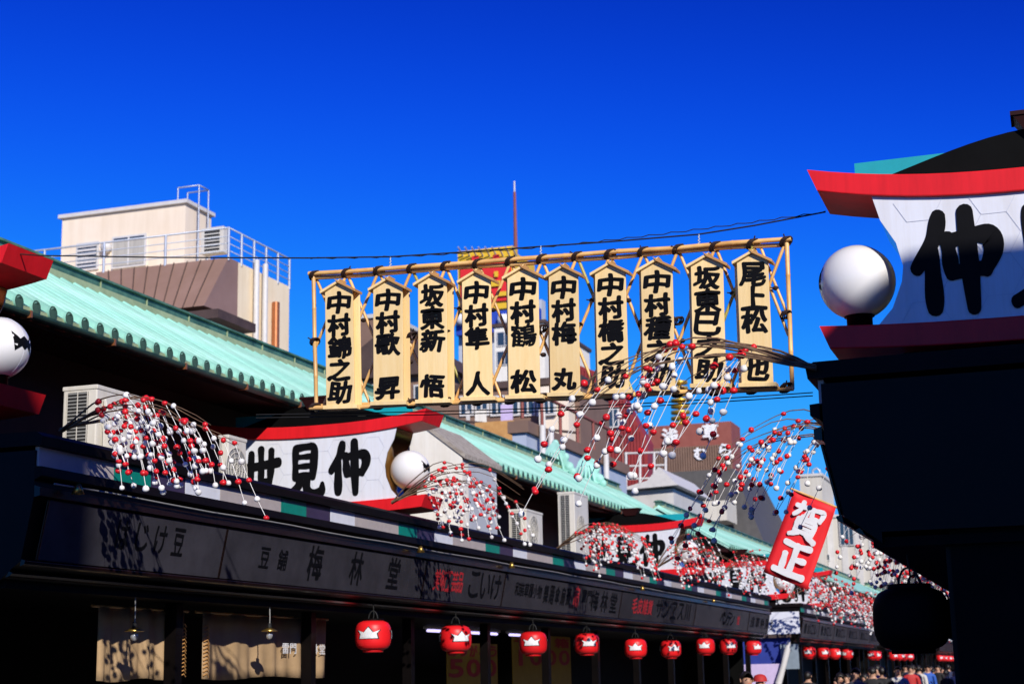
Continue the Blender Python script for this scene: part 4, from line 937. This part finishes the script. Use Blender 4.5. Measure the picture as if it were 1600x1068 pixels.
# balcony house
bh, q = simple('balcony_house', 'long house with laundry balconies, brown parapet and blue grey sheeting', 'building', 690, 905, 606, 55, 4, 'wall_brown', 'roof_brown')
for k in range(6): win(bh, 722+k*24, 622, 738+k*24, 646, 55)
for (x0, x1, m) in ((742, 760, 'plaster'), (782, 801, 'lilac'), (842, 852, 'plaster'), (728, 734, 'coat_white')): part('hanging_laundry', px_box(x0, 640 if m != 'lilac' else 632, x1, 668, 53.4, .05), m, bh)
part('end_bay', px_box(843, 604, 890, 700, 54.2, 1), 'beige', bh); win(bh, 852, 618, 866, 645, 54.1); part('tan_panel', px_box(742, 660, 802, 690, 52.7, .15), 'board_dark', bh)
part('balcony_rail', MB().tube([onY(700, 655, 53.3), onY(905, 676, 53.3)], .05, 6), 'roof_brown', bh)
part('balcony_slab', px_box(690, 672, 835, 690, 52.9, 1.8), 'wall_brown', bh)
sheet = thing('sheeted_wall', 'blue grey sheeted wall with brown parapet and white pipes', 'wall', tuple(onX(900, 740, -14)))
a, b_ = onX(822, 664, -13.4), onX(978, 726, -13.4)
part('sheeting', MB().box(-13.8, -13.4, a.y, b_.y, 0, a.z-.2), 'wall_bluegrey', sheet); part('parapet', MB().box(-13.9, -13.3, a.y-.1, b_.y+.1, a.z-.2, a.z+.12), 'wall_brown', sheet)
for x in (848, 861, 946): y = onX(x, 690, -13.2).y; part('pipe', MB().tube([(-13.2, y, a.z+.1), (-13.2, y, 3)], .09, 8), 'white_metal', sheet)
for k in range(7): y = a.y+(b_.y-a.y)*k/6; part('rail_post', MB().tube([(-13.5, y, a.z+.2), (-13.5, y, a.z+1.1)], .05, 6), 'brick_red', sheet)
part('rail', MB().tube([(-13.5, a.y, a.z+1.1), (-13.5, b_.y, a.z+1.1)], .05, 6), 'brick_red', sheet)
rh = thing('red_house', 'red corrugated house with a slanting end, behind the hanging balls', 'building', tuple(onY(930, 720, 78)))
P_ = [onY(x, y, 78) for x, y in ((862, 555), (958, 590), (1012, 690), (1012, 790), (862, 790))]
part('wall', MB().prism([(p.x, p.z) for p in P_], 'y', 78, 79.2), 'wall_red', rh)
for k in range(30):
    f = k/30; x = P_[0].x+(P_[2].x-P_[0].x)*f; zt_ = (P_[0].z+(P_[1].z-P_[0].z)*min(1, (x-P_[0].x)/(P_[1].x-P_[0].x))) if x < P_[1].x else P_[1].z+(P_[2].z-P_[1].z)*(x-P_[1].x)/(P_[2].x-P_[1].x)
    part('corrugation', MB().box(x-.05, x+.05, 77.94, 78, P_[3].z, zt_-.1), 'wall_red', rh)
win(rh, 952, 640, 966, 665, 77.9)
t, q = simple('white_canopy_house', 'low white roofed house with pipe frame below the brown tower', 'building', 972, 1052, 765, 66, 6, 'rust_white')
part('roof', MB().prism([(q[0]-.3, q[5]), (q[1]+.3, q[5]+.1), (q[1]-.5, q[5]+.9), (q[0]+1.2, q[5]+.35)], 'y', 65.6, 72.5), 'white_metal', t)
for x in (978, 1000, 1022, 1040): a, b_ = onY(x, 706, 67), onY(x, 770, 67); part('frame_pipe', MB().tube([a, b_], .06, 6), 'white_metal', t)
for y in (708, 728, 748): part('frame_pipe', MB().tube([onY(976, y, 67), onY(1042, y-2, 67)], .05, 6), 'white_metal', t)
# brown louvred tower with white characters, dark mansard below
bt = thing('louvred_tower', 'brick red louvred rooftop box with white characters over a dark mansard roof', 'building', tuple(onY(1090, 840, 130)))
q = boxpx(1012, 1142, 662, 130, 4, 10); part('louvre_box', MB().box(*q), 'brick_red', bt)
for k in range(34): x = q[0]+(q[1]-q[0])*(k+.5)/34; part('louvre', MB().box(x-.07, x+.07, 129.85, 130, q[5]-4.3, q[5]-1.9), 'wall_brown', bt)
for ch, x, y, sz in (('浅', 1047, 681, 1.35), ('草', 1110, 674, 1.3), ('む', 1094, 708, 1.0), ('ら', 1133, 702, 1.0)):
    mb = MB(); put_glyph(mb, ch, onY(x, y, 129.7), (1, 0, 0), (0, 0, 1), sz, sz, .05); part('character', mb, 'ink_white', bt)
M1 = [onY(x, y, 129) for x, y in ((1036, 738), (1146, 738), (1212, 842))]
zt_, zb_ = M1[0].z, M1[2].z-6
xr = M1[1].x+(M1[2].x-M1[1].x)*1.6
part('mansard', MB().hexa([(M1[0].x-2, 124, zb_), (xr, 124, zb_), (xr, 146, zb_), (M1[0].x-2, 146, zb_), (M1[0].x, 129, zt_), (M1[1].x, 129, zt_), (M1[1].x, 143, zt_), (M1[0].x, 143, zt_)]), 'mansard', bt)
part('base_wall', MB().box(M1[0].x-2, xr, 124.5, 145, 0, zb_), 'cream', bt)
part('dormer', px_box(1096, 783, 1136, 812, 122.5, 4), 'cream', bt)
fin = thing('pagoda_finial', 'gilded ringed pagoda finial rising behind the louvred tower', 'finial', tuple(onY(1062, 662, 175)))
a = onY(1061, 590, 175); b_ = onY(1062, 700, 175)
pr = [(.05, a.z)]; z = a.z-.3; k = 0
while z > b_.z+1: pr += [(.18, z), (.95+.03*k, z-.12), (.95+.03*k, z-.42), (.3, z-.5)]; z -= .68; k += 1
pr += [(1.4, b_.z+.3), (1.4, b_.z)]
part('ringed_spire', MB().lathe((a.x, 175, 0), pr[::-1], 16), 'gold', fin)
t, q = simple('pale_tower', 'pale concrete tower block beyond the red flag', 'building', 1284, 1402, 806, 150, 14, 'cream', 'rust_white')
win(t, 1312, 812, 1334, 850, 149.9, mull=2); win(t, 1288, 866, 1296, 874, 149.9, mull=0)
for k in range(5): part('wall_groove', px_box(1300+k*22, 810, 1301.5+k*22, 1000, 149.93, .1), 'rust_white', t)
t2, q2 = simple('roof_stair_tower', 'narrow concrete stair tower on the pale tower block', 'building', 1249, 1283, 744, 149, 8, 'cream', 'rust_white')
part('roof_loop', MB().tube([onY(x, y, 150) for x, y in ((1270, 744), (1270, 734), (1276, 731), (1281, 735), (1281, 744))], .12, 6), 'steel', t2)
gt = thing('temple_gate', 'dark temple gate closing the far end of the street', 'gate', (-4.5, 150, 0))
part('body', MB().box(-14, 5, 150, 158, 0, 7), 'dark_red', gt); part('roof', MB().prism([(-18, 7), (9, 7), (4, 10.5), (-13, 10.5)], 'y', 148, 160), 'mansard', gt)

# ------------------------------------------------------------------ people in the street
def body_mesh():
    V = [(0, 0, .95), (0, 0, 1.15), (0, 0, 1.32), (0, .0, 1.44), (0, -.005, 1.53), (0, -.01, 1.62), (0, -.01, 1.68)]
    Rr = [(.16, .115), (.15, .11), (.17, .115), (.10, .08), (.056, .056), (.075, .095), (.06, .075)]
    E_ = [(i, i+1) for i in range(6)]
    for s in (-1, 1):
        o = len(V)
        V += [(s*.19, 0, 1.41), (s*.235, .02, 1.13), (s*.225, -.06, .90), (s*.22, -.08, .82)]; Rr += [(.07, .07), (.055, .055), (.042, .042), (.035, .045)]
        E_ += [(3, o), (o, o+1), (o+1, o+2), (o+2, o+3)]; o = len(V)
        V += [(s*.09, 0, .86), (s*.10, -.02, .48), (s*.10, .02, .10), (s*.105, -.12, .04)]; Rr += [(.10, .10), (.068, .068), (.05, .05), (.045, .035)]
        E_ += [(0, o), (o, o+1), (o+1, o+2), (o+2, o+3)]
    me = bpy.data.meshes.new('body'); me.from_pydata(V, E_, []); ob = bpy.data.objects.new('body', me); C.objects.link(ob)
    sk = ob.modifiers.new('skin', 'SKIN'); sv = me.skin_vertices[0].data
    for i, r in enumerate(Rr): sv[i].radius = r
    sv[0].use_root = True
    ob.modifiers.new('sub', 'SUBSURF').levels = 2
    bpy.context.view_layer.update()
    out_ = bpy.data.meshes.new_from_object(ob.evaluated_get(bpy.context.evaluated_depsgraph_get()))
    C.objects.unlink(ob); bpy.data.objects.remove(ob)
    for v in out_.vertices:                                # nose, brow and chin on the front of the head
        if v.co.z > 1.54 and v.co.y < -.06:
            x, z = v.co.x, v.co.z; v.co.y -= .022*math.exp(-(x/.014)**2-((z-1.635)/.022)**2)+.008*math.exp(-((z-1.575)/.02)**2-(x/.03)**2)-.006*math.exp(-((abs(x)-.032)/.015)**2-((z-1.66)/.013)**2)
    for m in ('skin', 'coat_black', 'trousers'): out_.materials.append(M[m])
    for p in out_.polygons:
        c = p.center; p.use_smooth = True
        p.material_index = 0 if c.z > 1.495 or (c.z < .86 and abs(c.x) > .19) else (1 if c.z > .82 else 2)
    return out_
BODY = body_mesh()
def hair_mesh(long):
    mb = MB(); n, m_ = 18, 12; vs = []
    for i in range(m_+1):
        a = math.pi*.5-(math.pi*.62)*i/m_
        for k in range(n):
            q = 2*math.pi*k/n; front = max(0, -math.sin(q)); cut = min(1, (1.0-.62*front**1.5)); a2 = math.pi*.5-(math.pi*(.95 if long else .62))*cut*i/m_
            r = 1+.03*math.sin(7*q+i)
            vs.append((.088*r*math.cos(a2)*math.cos(q), .008+.108*r*math.cos(a2)*math.sin(q), 1.655+.104*r*math.sin(a2)))
    mb.add(vs, [(i*n+k, i*n+(k+1) % n, (i+1)*n+(k+1) % n, (i+1)*n+k) for i in range(m_) for k in range(n)], 0, True)
    return mb.mesh('hair', 'hair')
HAIR = [hair_mesh(False), hair_mesh(True)]
eye_me = MB().sphere((0, 0, 0), .0085, 8, 6).mesh('eye', 'ink')
EAR = MB().sphere((0, 0, 0), .022, 8, 6, sc=(.5, .8, 1.3)).mesh('ear', 'skin')
mouth_me = MB().box(-.02, .02, -.003, .003, -.003, .003).mesh('mouth', 'coat_red')
CAP = MB().lathe((0, .0, 1.70), [(.115, -.03), (.112, .02), (.085, .07), (.03, .088), (0, .09)], 18).add([(x, -.10-.07*math.cos(x*13), 1.675) for x in (-.09, -.045, 0, .045, .09)]+[(.09, -.06, 1.685), (-.09, -.06, 1.685)], [(0, 1, 2, 3, 4, 5, 6)]).mesh('cap', 'coat_red')
def person(label, px, Y, h, yaw, coat, long=0, cap=False):
    p = onY(px, 1050, Y); t = thing('person', label, 'person', (p.x, Y, 0), 'people walking in the street'); del t['_off']
    t.rotation_euler.z = yaw; t.scale = (h/1.76,)*3
    b = bpy.data.objects.new('body', BODY); C.objects.link(b); b.parent = t
    b.material_slots[1].link = 'OBJECT'; b.material_slots[1].material = M[coat]
    o = bpy.data.objects.new('cap' if cap else 'hair', CAP if cap else HAIR[long]); C.objects.link(o); o.parent = t
    for s in (-1, 1):
        e = bpy.data.objects.new('eye', eye_me); C.objects.link(e); e.parent = b; e.location = (s*.031, -.098, 1.655)
        e = bpy.data.objects.new('ear', EAR); C.objects.link(e); e.parent = b; e.location = (s*.083, .0, 1.64)
    e = bpy.data.objects.new('mouth', mouth_me); C.objects.link(e); e.parent = b; e.location = (0, -.108, 1.596)
PI = math.pi
for a in [('person in a black coat near the lilac cloth, facing out', 1166, 21, 1.74, .5, 'coat_black', 0), ('person in a red cap beside the furled parasol', 1187, 25, 1.66, 2.6, 'coat_grey', 0, True),
          ('person with dark bob hair in navy before the dark shops', 1312, 29, 1.68, .3, 'coat_navy', 1), ('person facing forward in a grey coat before the far lanterns', 1337, 31, 1.76, -.1, 'coat_grey', 0),
          ('person turned away in a black coat under the black lantern', 1379, 38, 1.78, 3.0, 'coat_black', 1), ('person facing forward in a white coat under the black lantern', 1403, 40, 1.78, .2, 'coat_white', 0),
          ('person in a bright blue jacket in the far crowd', 1450, 58, 1.8, .1, 'coat_blue', 0), ('person in pale clothes among the far crowd', 1436, 54, 1.8, 2.9, 'coat_white', 1),
          ('person in black beside the bright blue jacket', 1466, 62, 1.8, -.4, 'coat_black', 0), ('person in navy behind the bright blue jacket', 1482, 66, 1.82, 3.1, 'coat_navy', 1),
          ('person in grey by the shaded posts', 1497, 70, 1.82, .6, 'coat_grey', 0), ('person in white by the shaded posts', 1510, 74, 1.82, 2.7, 'coat_white', 0), ('person in black walking behind the stall', 1262, 38, 1.7, 3.0, 'coat_black', 1),
          ('person in red among the far crowd', 1423, 50, 1.8, .2, 'coat_red', 1)]:
    person(*a)

rnd = random.Random(77); COL = [('black', 'coat_black'), ('navy', 'coat_navy'), ('grey', 'coat_grey'), ('white', 'coat_white'), ('blue', 'coat_blue'), ('red', 'coat_red')]
for k in range(26):
    c = COL[rnd.choice((0, 0, 0, 1, 1, 2, 2, 3, 4, 5))]; Y = rnd.uniform(36, 84); lo = rnd.randint(0, 1)
    person('person in a %s coat with %s hair walking in the far crowd' % (c[0], 'long' if lo else 'short'), rnd.uniform(1300 if Y < 46 else 1405, 1395 if Y < 46 else 1518), Y, rnd.uniform(1.56, 1.84), rnd.choice((0, 3.1))+rnd.uniform(-.7, .7), c[1], lo)
